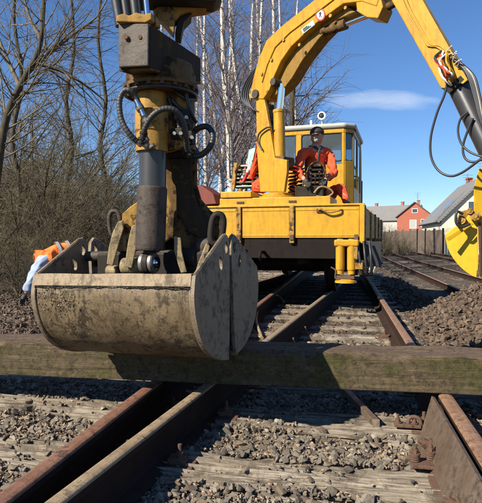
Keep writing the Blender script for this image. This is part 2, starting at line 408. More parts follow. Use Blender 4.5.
def stone_mat(name, cols, island=True):
    t = NT(name); c = t.coord('World' if island else 'Object')
    r = t.island() if island else t.rnd()
    n = t.noise(c, 55, 6, .7); n2 = t.noise(c, 200, 4, .7)
    base = t.ramp(r, [(i / (len(cols) - 1), k) for i, k in enumerate(cols)])
    col = t.mix(t.ramp(n, [(.35, 0), (.7, 1)]), t.mix(1.0, base, (.62, .58, .54), 'MULTIPLY'), base)
    col = t.mix(t.ramp(n2, [(.62, 0), (.72, .5)]), col, (.5, .46, .40))
    t.bump(t.math('ADD', n, t.math('MULTIPLY', n2, .4)), .5, .006)
    return t.set(col, .85, 0, .25)
greys = [(k[0] * .79, k[1] * .745, k[2] * .67) for k in [(.19, .175, .155), (.34, .30, .255), (.155, .15, .145), (.40, .345, .28), (.25, .205, .165), (.30, .28, .26), (.13, .115, .10), (.30, .24, .18), (.27, .26, .235), (.46, .42, .36)]]
browns = [tuple(c * .86 for c in k) for k in [(.12, .082, .056), (.185, .13, .09), (.08, .057, .042), (.22, .158, .108), (.15, .106, .078), (.11, .084, .066), (.27, .205, .145)]]
chips = [(.20, .16, .12), (.42, .33, .22), (.12, .10, .085), (.50, .42, .30), (.33, .17, .09), (.26, .23, .20), (.10, .08, .065), (.46, .30, .16)]
M['stone'] = stone_mat('grey ballast stones', greys); M['stone_one'] = stone_mat('ballast stone', greys, False)
M['chips'] = stone_mat('small chips and dry leaf bits', chips); M['stone_brown'] = stone_mat('brown ballast stones', browns); M['stone_brown_one'] = stone_mat('brown ballast stone', browns, False)
def ground_mat():
    t = NT('ballast ground'); c = t.coord('World'); v = t.n.new('ShaderNodeTexVoronoi'); v.inputs['Scale'].default_value = 19; t.l.new(c, v.inputs['Vector'])
    n = t.noise(c, 2.0, 6, .6); n2 = t.noise(c, 40, 5, .7)
    col = t.mix(t.ramp(v.outputs['Color'], [(.1, (.04, .031, .024)), (.5, (.15, .12, .09)), (.9, (.26, .215, .165))]), (.10, .08, .06), (.14, .11, .08))
    col = t.mix(.45, t.ramp(v.outputs['Color'], [(.1, (.04, .031, .024)), (.5, (.10, .078, .058)), (.9, (.18, .145, .11))]), t.mix(n, (.055, .042, .031), (.12, .094, .070)))
    d = t.ramp(v.outputs['Distance'], [(0, 1), (.6, 0)])
    t.bump(t.math('ADD', d, t.math('MULTIPLY', n2, .5)), .9, .03)
    return t.set(col, .95, 0, .1)
M['ground'] = ground_mat()
def far_mat():
    t = NT('field ground'); c = t.coord('World'); n = t.noise(c, .6, 8, .7); n2 = t.noise(c, 9, 6, .75)
    t.bump(n2, .8, .08)
    return t.set(t.mix(t.ramp(t.math('ADD', t.math('MULTIPLY', n, .5), t.math('MULTIPLY', n2, .5)), [(.38, 0), (.6, 1)]), (.075, .058, .038), (.20, .165, .105)), .95, 0, .1)
M['field'] = far_mat()
def litter():
    t = NT('leaf litter bank'); c = t.coord('World'); n = t.noise(c, 3, 8, .8); n2 = t.noise(c, 30, 6, .8)
    t.bump(n2, 1, .1)
    return t.set(t.mix(t.ramp(n2, [(.38, 0), (.66, 1)]), t.mix(n, (.030, .024, .017), (.07, .056, .032)), (.16, .12, .075)), .95, 0, .1)
M['litter'] = litter()
def birch():
    t = NT('birch bark'); c = t.coord(scale=(2.2, 2.2, 9)); n = t.noise(c, 2.6, 5, .7); n2 = t.noise(t.coord(), 1.4, 3, .6); n3 = t.noise(t.coord(), 6, 4)
    k = t.ramp(n, [(.54, 0), (.60, 1)])
    col = t.mix(n3, (.62, .58, .52), (.42, .38, .33))
    col = t.mix(k, col, (.05, .042, .038)); col = t.mix(t.ramp(n2, [(.58, 0), (.68, .85)]), col, (.10, .085, .07))
    t.bump(n, .4, .01)
    return t.set(col, .8, 0, .2)
M['birch'] = birch()
def bark(name, a, b):
    t = NT(name); c = t.coord(scale=(6, 6, 1.5)); n = t.noise(c, 4, 6, .7); t.bump(n, .6, .02)
    return t.set(t.mix(t.ramp(n, [(.35, 0), (.65, 1)]), a, b), .9, 0, .15)
M['bark'] = bark('dark lichen bark', (.032, .026, .018), (.10, .082, .052))
M['twig'] = bark('brown twigs', (.08, .065, .045), (.21, .172, .12))
M['twig_birch'] = bark('purple brown birch twigs', (.11, .082, .075), (.23, .18, .16))
M['twig_bush'] = bark('olive brown brush', (.095, .078, .042), (.235, .195, .115))
def brick():
    t = NT('red brick wall'); b = t.n.new('ShaderNodeTexBrick'); b.inputs['Scale'].default_value = 4.0
    b.inputs['Color1'].default_value = (.42, .10, .05, 1); b.inputs['Color2'].default_value = (.33, .075, .04, 1); b.inputs['Mortar'].default_value = (.36, .2, .14, 1)
    c = t.coord(rot=(R(90), 0, 0)); t.l.new(c, b.inputs['Vector']); n = t.noise(t.coord(), 1.2, 4)
    return t.set(t.mix(t.math('MULTIPLY', n, .35), b.outputs[0], (.26, .08, .05)), .9)
M['brick'] = brick()
M['render_cream'] = flat('cream render', (.66, .60, .44), .9, 0, .07, 1.2)
M['render_white'] = flat('white render', (.74, .73, .68), .9, 0, .06, 1.2)
M['render_grey'] = flat('grey plaster', (.40, .38, .34), .9, 0, .12, 1.2)
def roof(name, a, b):
    t = NT(name); w = t.n.new('ShaderNodeTexWave'); w.inputs['Scale'].default_value = 1.5; w.bands_direction = 'Z'; t.l.new(t.coord(), w.inputs['Vector'])
    n = t.noise(t.coord(), 2.5, 5)
    t.bump(w.outputs[1], .5, .05)
    return t.set(t.mix(n, a, b), .8)
M['roof_grey'] = roof('weathered grey roof tiles', (.12, .115, .11), (.23, .215, .20))
M['roof_dark'] = roof('dark roof tiles', (.085, .08, .078), (.15, .14, .13))
M['asphalt_red'] = flat('dull red', (.3, .1, .06))
# ------------------------------------------------------------------ ground
def sstep(a, b, x):
    t = np.clip((x - a) / (b - a), 0, 1); return t * t * (3 - 2 * t)
_rg = np.random.RandomState(5)
_ph = _rg.rand(40, 3) * 6.28; _fr = _rg.randn(40, 2)
def wav(x, y, f, n=12, o=0):
    s = 0
    for i in range(o, o + n): s = s + np.sin(x * _fr[i, 0] * f + y * _fr[i, 1] * f + _ph[i, 0])
    return s / math.sqrt(n)
def height(x, y):
    x = np.asarray(x, float); y = np.asarray(y, float)
    dx = x - TO.x; dy = y - TO.y; u = dx * TD.x + dy * TD.y; v = dx * TP.x + dy * TP.y
    h = np.full(x.shape, -0.024)
    heap = sstep(1.1, 2.4, v) * (1 - sstep(3.6, 5.0, v)) * sstep(2.8, 4.6, u) * (1 - sstep(6.8, 9.6, u))
    low = sstep(1.5, 2.4, v) * sstep(7.0, 9.5, u) + sstep(3.4, 4.8, v) * (1 - sstep(7.0, 9.5, u))
    h = h + .43 * heap * (1 + .14 * wav(x, y, 3.0)) - .385 * np.clip(low, 0, 1)
    h = h + .012 * wav(x, y, 6.0, 10, 10) * sstep(1.0, 1.5, np.abs(v + .4))
    bank = (1 - sstep(-11.5, -5.2, v)) * sstep(7.5, 12.5, u)
    h = h + bank * (1.05 + .16 * wav(x, y, .8, 10, 20) + .06 * wav(x, y, 3.1, 10, 5))
    h = h - .1 * (1 - sstep(-5.5, -3.6, v)) * (1 - sstep(6, 10, u))
    return h
def axis_pts(lo, hi, fine_lo, fine_hi, step, grow=1.16):
    a = list(np.arange(fine_lo, fine_hi + 1e-6, step)); s = step; p = fine_hi
    while p < hi: s *= grow; p += s; a.append(p)
    s = step; p = fine_lo; b = []
    while p > lo: s *= grow; p -= s; b.append(p)
    return np.array(b[::-1] + a)
gx = axis_pts(-900, 900, -6, 8, .12); gy = axis_pts(-60, 1400, -1, 16, .12)
GX, GY = np.meshgrid(gx, gy); GZ = height(GX, GY)
nxg, nyg = len(gx), len(gy)
idx = np.arange(nxg * nyg).reshape(nyg, nxg)
Fg = np.stack([idx[:-1, :-1], idx[:-1, 1:], idx[1:, 1:], idx[1:, :-1]], -1).reshape(-1, 4)
gme = np_mesh('ground', np.stack([GX, GY, GZ], -1).reshape(-1, 3), Fg, True)
ground = link_mesh('ground', gme, M['ground']); gme.materials.append(M['field']); gme.materials.append(M['litter'])
cx = GX[:-1, :-1].ravel(); cy = GY[:-1, :-1].ravel()
uu_ = (cx - TO.x) * TD.x + (cy - TO.y) * TD.y; vv_ = (cx - TO.x) * TP.x + (cy - TO.y) * TP.y
mi = np.where((vv_ < -5.6 + .5 * wav(cx, cy, 1.2)) & (uu_ > -10), 2, np.where((vv_ > 10.5) | (uu_ > 140) | (vv_ < -8), 1, 0)).astype(np.int32)
gme.polygons.foreach_set('material_index', mi)
tag(ground, kind='structure')

# ------------------------------------------------------------------ sleepers and rails (where they lie)
SL_U = [0.30 + .625 * k for k in range(-1, 30)]           # centre of each sleeper along the track
SL_U = [u + TO.y * 0 for u in SL_U]
U0 = 2.10 - 1.5 * .625 + .215
SL_U = [U0 - .625 + .625 * k for k in range(24)]
SL_V0, SL_V1 = -2.75, 1.04
SW = .31
def on_sleeper(u, v, m=0.0):
    k = (u - (U0 - .625)) / .625; d = abs(k - round(k)) * .625
    return d < SW / 2 + m and SL_V0 - m < v < SL_V1 + m

rs = random.Random(3)
def wood_beam(name, L, W, H, du, dp, seed, ncr=14, depth=.012, rnd=.006, endrag=.0):
    """a squared timber with weathering cracks and worn arrises as real relief; long axis X, top at z=0"""
    r = np.random.RandomState(seed)
    nt = max(6, int(W / dp)); ns = max(3, int(H / dp)); nb = 3
    per = []
    for i in range(nt): per.append((-W / 2 + W * i / nt, 0, 0))
    for i in range(ns): per.append((W / 2, -H * i / ns, 1))
    for i in range(nb): per.append((W / 2 - W * i / nb, -H, 2))
    for i in range(ns): per.append((-W / 2, -H + H * i / ns, 3))
    per = np.array(per, float); m = len(per)
    s = np.concatenate([[0], np.cumsum(np.hypot(np.diff(per[:, 0]), np.diff(per[:, 1])))])
    xs = np.linspace(-L / 2, L / 2, max(8, int(L / du)) + 1); n = len(xs)
    X = np.repeat(xs[:, None], m, 1); S = np.repeat(s[None, :], n, 0)
    D = np.zeros((n, m))
    for i in range(ncr):
        c0 = r.uniform(0, W + H * .9) if r.rand() < .8 else r.uniform(-H, 0) + s[-1]
        wob = .010 * np.sin(xs * r.uniform(1, 3) + r.rand() * 6) + .004 * np.sin(xs * r.uniform(6, 12) + r.rand() * 6)
        a = r.uniform(-L / 2, L / 2); ln = r.uniform(.15, .8) * L * .6
        env = np.clip(1 - ((xs - a) / ln) ** 2, 0, 1) ** .6
        w = r.uniform(.6, 1.6) * dp * .9 + .001
        D -= env[:, None] * depth * r.uniform(.4, 1.3) * np.exp(-((S - c0 - wob[:, None]) / w) ** 2)
    for i in range(26):                                    # fibre relief
        k1 = r.uniform(60, 320); ph = r.rand() * 6.28
        D += (.0009 * (depth / .012) ** 2) * np.sin(S * k1 + ph + 1.5 * np.sin(X * r.uniform(.5, 2.5) + r.rand() * 6)) * (.4 + .6 * np.sin(X * r.uniform(1, 6) + r.rand() * 6) ** 2)
    for i in range(8): D += .0012 * np.sin(X * r.uniform(2, 9) + S * r.uniform(5, 30) + r.rand() * 6)
    Y = np.repeat(per[None, :, 0], n, 0); Z = np.repeat(per[None, :, 1], n, 0)
    side = per[:, 2]
    ny = np.where(side == 1, 1, np.where(side == 3, -1, 0)); nz_ = np.where(side == 0, 1, np.where(side == 2, -1, 0))
    # worn arrises
    ex = np.minimum(np.abs(Y - W / 2), np.abs(Y + W / 2)); ez = np.abs(Z)
    edge = np.exp(-(np.hypot(ex, ez) / (rnd * 2.2)) ** 2) * rnd * (1 + .6 * np.sin(X * 11 + r.rand() * 6) + .5 * np.sin(X * 31 + r.rand() * 6))
    Y2 = Y + ny[None] * D - np.sign(Y) * edge; Z2 = Z + nz_[None] * D - edge
    X2 = X + 0
    if endrag:
        for e, sg in ((0, 1), (n - 1, -1)): X2[e] += sg * endrag * np.abs(r.randn(m)) * .5
    V = np.stack([X2, Y2, Z2], -1).reshape(-1, 3)
    id_ = np.arange(n * m).reshape(n, m); nx_ = np.roll(id_, -1, 1)
    Fq = np.stack([id_[:-1], id_[1:], nx_[1:], nx_[:-1]], -1).reshape(-1, 4)
    me = bpy.data.meshes.new(name)
    me.from_pydata(V.tolist(), [], Fq.tolist() + [list(id_[0])] + [list(id_[-1][::-1])])
    me.polygons.foreach_set('use_smooth', [True] * len(Fq) + [False, False]); me.update()
    bm = bmesh.new(); bm.from_mesh(me); bmesh.ops.recalc_face_normals(bm, faces=bm.faces); bm.to_mesh(me); bm.free()
    return me
ROT_P = math.atan2(TP.y, TP.x)
def bolt_mb(p, up=(0, 0, 1), r=.014, h=.03):
    up = Vector(up).normalized(); p = Vector(p); m = MB()
    m.cyl(p, p + up * .006, r * 1.7, n=16); m.cyl(p + up * .006, p + up * (.006 + r * 1.2), r * 1.15, n=6); m.cyl(p + up * (.006 + r * 1.2), p + up * h, r * .62, n=10)
    return m
RAIL_V = {'left': -.75, 'right': .75}
R2A = Vector((at_z(200, 390, .17).x, at_z(200, 390, .17).y, 0)); R2B = Vector((at_z(325, 295, .17).x, at_z(325, 295, .17).y, 0))
D2 = (R2B - R2A).normalized(); P2 = Vector((D2.y, -D2.x, 0))
sleeper_lab = {}
PL = ['nearest pale weathered sleeper, right in front of the camera', 'pale cracked sleeper running under both left rails in the foreground', 'grey sleeper just before the timber beam, half in shade', 'sleeper under the mossy timber beam with a sunlit left end',
      'shaded sleeper directly behind the timber beam', 'second sleeper behind the timber beam, between the rails', 'third sleeper behind the timber beam, lit between the rails']
for k, u in enumerate(SL_U):
    near = u < 3.6
    if near: me = wood_beam('sleeper', SL_V1 - SL_V0, SW, .16, .02, .006, 20 + k, 34, .024, .010, .03)
    elif u < 7: me = wood_beam('sleeper', SL_V1 - SL_V0, SW * .84, .16, .06, .012, 20 + k, 16, .02, .01, .02)
    else: me = wood_beam('sleeper', SL_V1 - SL_V0, SW * .80, .16, .25, .04, 20 + (k % 3), 8, .012, .01)
    dv = rs.uniform(-.06, .06)
    o = bpy.data.objects.new('sleeper', me); COL.objects.link(o); me.materials.append(M['sleeper'])
    o.location = T(u, (SL_V0 + SL_V1) / 2 + dv, rs.uniform(-.006, .004)); o.rotation_euler = (0, 0, ROT_P + rs.uniform(-.012, .012))
    ORD = ['fourth', 'fifth', 'sixth', 'seventh', 'eighth', 'ninth', 'tenth', 'eleventh', 'twelfth']
    lab = PL[k] if k < len(PL) else ('%s sleeper behind the timber beam, %s' % (ORD[k - len(PL)], 'in front of the rail truck' if k < 10 else 'in the shade beneath the rail truck')) if k - len(PL) < 9 else ('sleeper in the shade beneath the yellow rail truck' if k < 18 else 'wooden sleeper of the track beyond the rail truck')
    tag(o, lab, 'sleeper', 'wooden sleepers under the track')
    MATW[o.name] = Matrix.Translation(o.location) @ Matrix.Rotation(o.rotation_euler.z, 4, 'Z')
    if u < 5.2:
        q2 = R2A + D2 * ((u - inv_T(R2A.x, R2A.y)[0]) / D2.dot(TD)); v2 = inv_T(q2.x, q2.y)[1]
        for vr in (-.75, .75) + ((v2,) if v2 + .75 > .22 else ()):
            pm = MB(); c = T(u, vr, .006); Mx = Matrix.Rotation(ROT_P, 3, 'Z')
            pm.box(c + Vector((0, 0, 0)), (.34, .15, .014), Mx)
            tp = pm.build('tie_plate', M['iron'], o, .003)
            for s in (-1, 1):
                b = c + TP * (.105 * s)
                cm_ = MB()
                cm_.prism([b + TP * (-.03 * s) + Vector((0, 0, .008)), b + TP * (.03 * s) + Vector((0, 0, .008)), b + TP * (.03 * s) + Vector((0, 0, .022)), b + Vector((0, 0, .034)), b + TP * (-.045 * s) + Vector((0, 0, .03))], TD * .07)
                for e in bolt_mb(b + Vector((0, 0, .03)), h=.05).v and [bolt_mb(b + Vector((0, 0, .03)), h=.055)]:
                    cm_.add(e.v, e.f)
                cm_.build('clip_bolt', M['iron'], o, .002)

RP = [(-.075, 0), (.075, 0), (.075, .010), (.030, .024), (.009, .038), (.008, .122), (.034, .134), (.0355, .160), (.028, .1685), (.014, .1715),
      (-.014, .1715), (-.028, .1685), (-.0355, .160), (-.034, .134), (-.008, .122), (-.009, .038), (-.030, .024), (-.075, .010)]
def rail(pts, mat, label, group=None, prof=RP, name='rail'):
    pts = [Vector(p) for p in pts]; N = len(pts); vs = []; n = len(prof)
    for i, p in enumerate(pts):
        t = (pts[min(i + 1, N - 1)] - pts[max(i - 1, 0)]); t.z = 0; t.normalize(); sdv = Vector((t.y, -t.x, 0))
        vs += [p + sdv * a + Vector((0, 0, b)) for a, b in prof]
    fs = [(i * n + k, i * n + (k + 1) % n, (i + 1) * n + (k + 1) % n, (i + 1) * n + k) for i in range(N - 1) for k in range(n)]
    fs += [tuple(range(n)), tuple(range((N - 1) * n, N * n))[::-1]]
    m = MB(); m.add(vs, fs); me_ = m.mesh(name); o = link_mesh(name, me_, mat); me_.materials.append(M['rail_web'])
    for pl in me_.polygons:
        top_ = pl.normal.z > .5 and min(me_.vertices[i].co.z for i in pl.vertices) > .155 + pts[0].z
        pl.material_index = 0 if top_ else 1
    if N < 6:
        bv = o.modifiers.new('bevel', 'BEVEL'); bv.width = .003; bv.segments = 2; bv.limit_method = 'ANGLE'
    return tag(o, label, 'rail', group)
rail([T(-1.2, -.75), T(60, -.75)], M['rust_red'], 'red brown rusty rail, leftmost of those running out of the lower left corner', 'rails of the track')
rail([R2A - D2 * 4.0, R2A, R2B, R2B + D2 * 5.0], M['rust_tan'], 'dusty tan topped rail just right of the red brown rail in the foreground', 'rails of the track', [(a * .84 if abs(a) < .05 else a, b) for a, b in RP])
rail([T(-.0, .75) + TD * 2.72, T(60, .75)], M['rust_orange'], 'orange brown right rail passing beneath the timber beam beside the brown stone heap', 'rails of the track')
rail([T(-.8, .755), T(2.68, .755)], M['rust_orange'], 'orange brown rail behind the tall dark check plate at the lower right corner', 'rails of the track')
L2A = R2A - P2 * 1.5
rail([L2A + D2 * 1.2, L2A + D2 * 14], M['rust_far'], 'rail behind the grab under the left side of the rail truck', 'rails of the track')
# low check-rail lengths and offcuts seen between the sleepers
a = T(2.53, .655, -.02); b = T(.4, .655, -.02)
m = MB()
top0, top1 = T(2.60, .685, .178), T(.4, .685, .178); bot0, bot1 = T(2.47, .600, -.03), T(.4, .60, -.03)
off = (top1 - top0).cross(bot0 - top0).normalized() * .010
m.add([top0 + off, top1 + off, bot1 + off, bot0 + off, top0 - off, top1 - off, bot1 - off, bot0 - off], [(0, 1, 2, 3), (7, 6, 5, 4), (0, 4, 5, 1), (1, 5, 6, 2), (2, 6, 7, 3), (3, 7, 4, 0)])
chk = thing('check_rail', 'tall dark rusty check plate leaning beside the rail at the lower right', 'rail', T(2.5, .64))
m.build('plate', M['rust_dark'], chk, .003)
nrm = Vector(off).normalized()
if nrm.x > 0: nrm = -nrm
for uu2, zz in ((2.30, .045), (1.75, .05), (1.55, .045), (1.15, .05)):
    w = (zz + .03) / .208; p = T(uu2, .600 + .085 * w, zz) + nrm * .012
    mb = MB(); mb.cyl(p, p + nrm * .008, .030, n=20); mb.cyl(p + nrm * .008, p + nrm * .030, .021, n=6); mb.cyl(p + nrm * .03, p + nrm * .048, .011, n=12)
    mb.build('bolt', M['iron'], chk, .0015)
# cluster of clamp, shackle and bolts at the foot of the check plate
cl_ = thing('rail_clamp', 'rusty hooked rail clamp with two upright bolts on the stones beside the check plate', 'clamp', at_z(408, 424, .03))
m = MB(); c0 = at_z(408, 425, .035)
m.bar(c0 - TP * .065, c0 + TP * .06, .05, .016); m.build('base', M['iron'], cl_, .003)
m = MB(); m.tube(smooth_path([c0 + TP * .00 + Vector((0, 0, .0)), c0 + TP * .005 + Vector((0, 0, .032)), c0 + TP * .03 + Vector((0, 0, .042)), c0 + TP * .055 + Vector((0, 0, .03)), c0 + TP * .062 + Vector((0, 0, 0))], 5), .010, 8)
m.build('hook', M['iron'], cl_)
for q in (-.048, .03): bolt_mb(c0 + TP * q + Vector((0, 0, .008)), r=.011, h=.042).build('bolt', M['iron'], cl_, .001)
c1 = at_z(424, 462, .03)
cl2 = thing('bolt_cluster', 'dark rusty spring washer bolts in the shade below the rail clamp', 'bolts', c1)
for q, w_ in ((-.035, 0), (.03, .03)):
    p = c1 + TP * q + TD * w_
    m = MB()
    for i in range(3): m.lathe(p + Vector((0, 0, .004 + i * .009)), (0, 0, 1), [(0, .010), (0, .020), (.006, .020), (.006, .010)], 18)
    m.add(*[(lambda z: (z.v, z.f))(bolt_mb(p + Vector((0, 0, .03)), r=.013, h=.036))][0])
    m.build('bolt', M['iron'], cl2)
m = MB(); m.box(c1 + Vector((0, 0, -.006)), (.11, .09, .014), Matrix.Rotation(ROT_P, 3, 'Z')); m.build('base', M['iron'], cl2, .003)
# loose bar under the timber
e1_ = at_z(376, 423, .035); e0_ = at_z(337, 382, .05)
m = MB(); m.bar(e0_ + (e0_ - e1_) * .35, e1_, .036, .036); lb_ = m.build('loose_bar', M['rust_dark'], None, .004); m = MB(); m.bar(e1_, e1_ + (e1_ - e0_).normalized() * .004, .034, .034); m.build('lit_end', M['rust_tan'], lb_)  # pale cap colours the bar's end as if lit by the sun
tag(bpy.data.objects['loose_bar'], 'square iron bar with a pale sunlit end poking out from under the timber', 'bar')
m = MB(); m.tube(smooth_path([at_z(262, 338, .02), at_z(256, 318, .06), at_z(262, 302, .13), at_z(276, 295, .12), at_z(284, 302, .03)], 6), .016, 8)
tag(m.build('bent_strap', M['rust_tan']), 'bent pale iron strap on the ballast right of the grab', 'strap')

# squared timber lying across the rails
tl = at(0, 357, 3.02); tl.z = .355
A = Vector((at_z(0, 342, .358).x, at_z(0, 342, .358).y)); B = Vector((at_z(482, 358, .358).x, at_z(482, 358, .358).y))
dT = (B - A).normalized(); nT = Vector((-dT.y, dT.x)); L_T = (B - A).length + 1.9
ctr = (A + B) / 2 + nT * .135 + dT * .15
me = wood_beam('timber_beam', L_T, .27, .186, .018, .006, 77, 12, .004, .007, .02)
o = bpy.data.objects.new('timber_beam', me); COL.objects.link(o); me.materials.append(M['timber'])
o.location = (ctr.x, ctr.y, .3585); o.rotation_euler = (0, 0, math.atan2(dT.y, dT.x))
tag(o, 'long squared mossy timber beam lying across the rails in the foreground', 'timber beam')
beam_c, beam_d, beam_n = ctr.copy(), dT.copy(), nT.copy()

# tracks on the right, lower down
def side_track(v0, lab, cat_lab):
    for i, dv in enumerate((0, 1.47)):
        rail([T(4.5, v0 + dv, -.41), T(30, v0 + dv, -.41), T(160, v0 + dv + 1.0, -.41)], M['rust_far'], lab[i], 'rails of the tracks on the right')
    proto = wood_beam('sleeper', 2.6, .26, .16, .3, .05, 5, 6, .012, .01); proto.materials.append(M['sleeper'])
    for k in range(52):
        o = bpy.data.objects.new('sleeper', proto); COL.objects.link(o)
        o.location = T(5 + k * .64, v0 + .735 + rs.uniform(-.04, .04), -.41 + rs.uniform(-.008, .006)); o.rotation_euler = (0, 0, ROT_P + rs.uniform(-.015, .015))
        tag(o, cat_lab, 'sleeper', cat_lab)
side_track(3.0, ['nearer rusty rail of the track right of the rail truck', 'second rusty rail of the track right of the rail truck'], 'wooden sleepers of the first track right of the rail truck')
side_track(6.9, ['third rusty rail from the rail truck, towards the plank fence', 'farthest rusty rail, nearest to the plank fence'], 'wooden sleepers of the second track right of the rail truck, nearer the fence')

# ------------------------------------------------------------------ ballast stones
rn = np.random.RandomState(11)
def hull(seed, npts, flatn=.62):
    r = np.random.RandomState(seed); p = r.randn(npts, 3); p /= np.linalg.norm(p, axis=1)[:, None]
    p *= r.uniform(.72, 1.08, (npts, 1)); p *= np.array([1.15, r.uniform(.7, .95), flatn * r.uniform(.8, 1.2)])
    bm = bmesh.new(); vs = [bm.verts.new(q) for q in p]; g = bmesh.ops.convex_hull(bm, input=vs)
    for v in [v for v in bm.verts if not v.link_faces]: bm.verts.remove(v)
    bmesh.ops.triangulate(bm, faces=bm.faces); bmesh.ops.recalc_face_normals(bm, faces=bm.faces)
    bm.verts.index_update(); V = np.array([v.co[:] for v in bm.verts]); Fc = np.array([[v.index for v in f.verts] for f in bm.faces]); bm.free()
    return V, Fc
hulls = [hull(s, 13) for s in range(24)]; hulls_lo = [hull(100 + s, 8) for s in range(12)]
def rot_mats(n):
    q = rn.randn(n, 4); q[:, 1:3] *= .35; q /= np.linalg.norm(q, axis=1)[:, None]
    # mostly lying flat: spin about z, modest tilt
    w, x, y, z = q.T
    return np.stack([1 - 2 * (y * y + z * z), 2 * (x * y - z * w), 2 * (x * z + y * w), 2 * (x * y + z * w), 1 - 2 * (x * x + z * z), 2 * (y * z - x * w),
                     2 * (x * z - y * w), 2 * (y * z + x * w), 1 - 2 * (x * x + y * y)], -1).reshape(-1, 3, 3)
def scatter(n, ylo, yhi, xf, pad, rlo, rhi, cond):
    y = ylo + (yhi - ylo) * rn.rand(n * 2); x = (rn.rand(n * 2) * 2 - 1) * (xf * yhi + pad)
    k = np.abs(x) < xf * y + pad; x, y = x[k][:n], y[k][:n]
    rr = rlo + (rhi - rlo) * rn.rand(len(x)) ** 2.0
    dx = x - TO.x; dy = y - TO.y; u = dx * TD.x + dy * TD.y; v = dx * TP.x + dy * TP.y
    keep = cond(x, y, u, v, rr)
    x, y, rr, u, v = x[keep], y[keep], rr[keep], u[keep], v[keep]
    kk = (u - (U0 - .625)) / .625; d = np.abs(kk - np.round(kk)) * .625
    on = (d < SW * np.where(u > 3.6, .43, .5) - .012 + .03 * np.sin(v * 7 + np.round(kk) * 2.1) * np.sin(v * 2.3 + 1)) & (v > SL_V0 - .03) & (v < SL_V1 + .03) & (u < 16)
    onr = np.zeros(len(x), bool)
    for vr in (-.75, .75): onr |= np.abs(v - vr) < .055 + rr * .6
    d2 = np.abs((x - R2A.x) * P2.x + (y - R2A.y) * P2.y); onr |= (d2 < .055 + rr * .6)
    onr |= (np.abs(v - .64) < .06 + rr) & (u < 2.7)
    for vb in (3.0, 4.47, 6.9, 8.37): onr |= np.abs(v - vb) < .13
    z0_ = (u > 9) & (v > 2)
    onr &= ~((u < 2.5) & (v > 1.2))
    spill = on & (rn.rand(len(x)) < .025 + .09 * (np.sin(v * 3.1 + u * 2) * np.sin(v * 7.3 + 2 * u) > .35))
    keep = ~onr & (~on | spill)
    sink = np.where(z0_, -.035, 0.0)
    z = height(x, y) + rr * rn.uniform(-.1, .9, len(x)); z = np.where((u > 3.6) & (v < 1.0) & (v > -2.8), z - .022, z) + sink; z = np.where(on, rr * .42, np.where((d < SW / 2 + .01) & (u < 3.6), np.maximum(z, rr * .3), z))
    return x[keep], y[keep], z[keep], rr[keep]
def brown_zone(u, v): return (v > 1.0) & (u > 2.9)
def stones_mesh(name, x, y, z, rr, mat, lib):
    n = len(x); Rm = rot_mats(n); which = rn.randint(0, len(lib), n); Vs = []; Fs = []; base = 0
    for k, (V, Fc) in enumerate(lib):
        ids = np.where(which == k)[0]
        if not len(ids): continue
        P = np.einsum('nij,mj->nmi', Rm[ids], V) * rr[ids][:, None, None] + np.stack([x[ids], y[ids], z[ids]], -1)[:, None, :]
        Fk = Fc[None] + (base + np.arange(len(ids)) * len(V))[:, None, None]
        Vs.append(P.reshape(-1, 3)); Fs.append(Fk.reshape(-1, 3)); base += len(ids) * len(V)
    me = np_mesh(name, np.concatenate(Vs), np.concatenate(Fs))
    o = link_mesh(name, me, mat, ground, False); tag(o, kind='stuff'); return o
sets = []
nb = lambda x, y, u, v, r: ~brown_zone(u, v) & (v > -6)
sets.append(scatter(52000, 1.0, 4.6, .48, .9, .010, .029, nb))
sets.append(scatter(34000, 4.6, 10, .48, .8, .020, .038, lambda x, y, u, v, r: ~brown_zone(u, v) & (v > -6.4)))
X = [np.concatenate([s[i] for s in sets]) for i in range(4)]
far = scatter(30000, 10, 42, .48, .5, .03, .055, lambda x, y, u, v, r: (v > -5.5) & (v < 9.6))
br = scatter(46000, 3.0, 11, .49, 1.2, .016, .046, lambda x, y, u, v, r: brown_zone(u, v) & (v < 5.2))
def rank(x, y, z, rr):
    a = rr / y * F; d = y * math.cos(PITCH) - (z - .94) * math.sin(PITCH)
    px = 241 + F * x / d; py = 240 + (.94 - z) / y * F
    ok = (px > 3) & (px < 479) & (py < 500) & ~((py > 335) & (py < 398)) & ~((px > 30) & (px < 250) & (py < 360))
    return np.where(ok, a, 0)
ra, rb = rank(*X), rank(*br)
allr = np.concatenate([ra, rb]); th = np.sort(allr)[-300]
stone_me = []
for (V, Fc) in hulls[:12]:
    me = np_mesh('stone', V, Fc); stone_me.append(me)
brown_me = [m_.copy() for m_ in stone_me]
for m_ in stone_me: m_.materials.append(M['stone_one'])
for m_ in brown_me: m_.materials.append(M['stone_brown_one'])
def stone_objs(S, r, lib):
    for i in np.where(r >= th)[0]:
        o = bpy.data.objects.new('stone', lib[rs.randrange(len(lib))]); COL.objects.link(o); o.parent = ground
        o.location = (S[0][i], S[1][i], S[2][i]); o.scale = [float(S[3][i])] * 3
        o.rotation_euler = (rs.gauss(0, .3), rs.gauss(0, .3), rs.uniform(0, 6.28))
stone_objs(X, ra, stone_me); stone_objs(br, rb, brown_me)
X = [q[ra < th] for q in X]; br = [q[rb < th] for q in br]
farm = X[1] > 5.0
stones_mesh('ballast_stones', *[q[~farm] for q in X], M['stone'], hulls); stones_mesh('brown_ballast', *[q[farm] for q in X], M['stone_brown'], hulls_lo)
stones_mesh('distant_ballast', *far, M['stone_brown'], hulls_lo)
stones_mesh('heap_stones', *br, M['stone_brown'], hulls)
fine = scatter(30000, 1.2, 3.9, .47, .25, .004, .012, lambda x, y, u, v, r: v > -5)
stones_mesh('gravel_chips', fine[0], fine[1], fine[2] + .012, fine[3], M['chips'], hulls_lo)
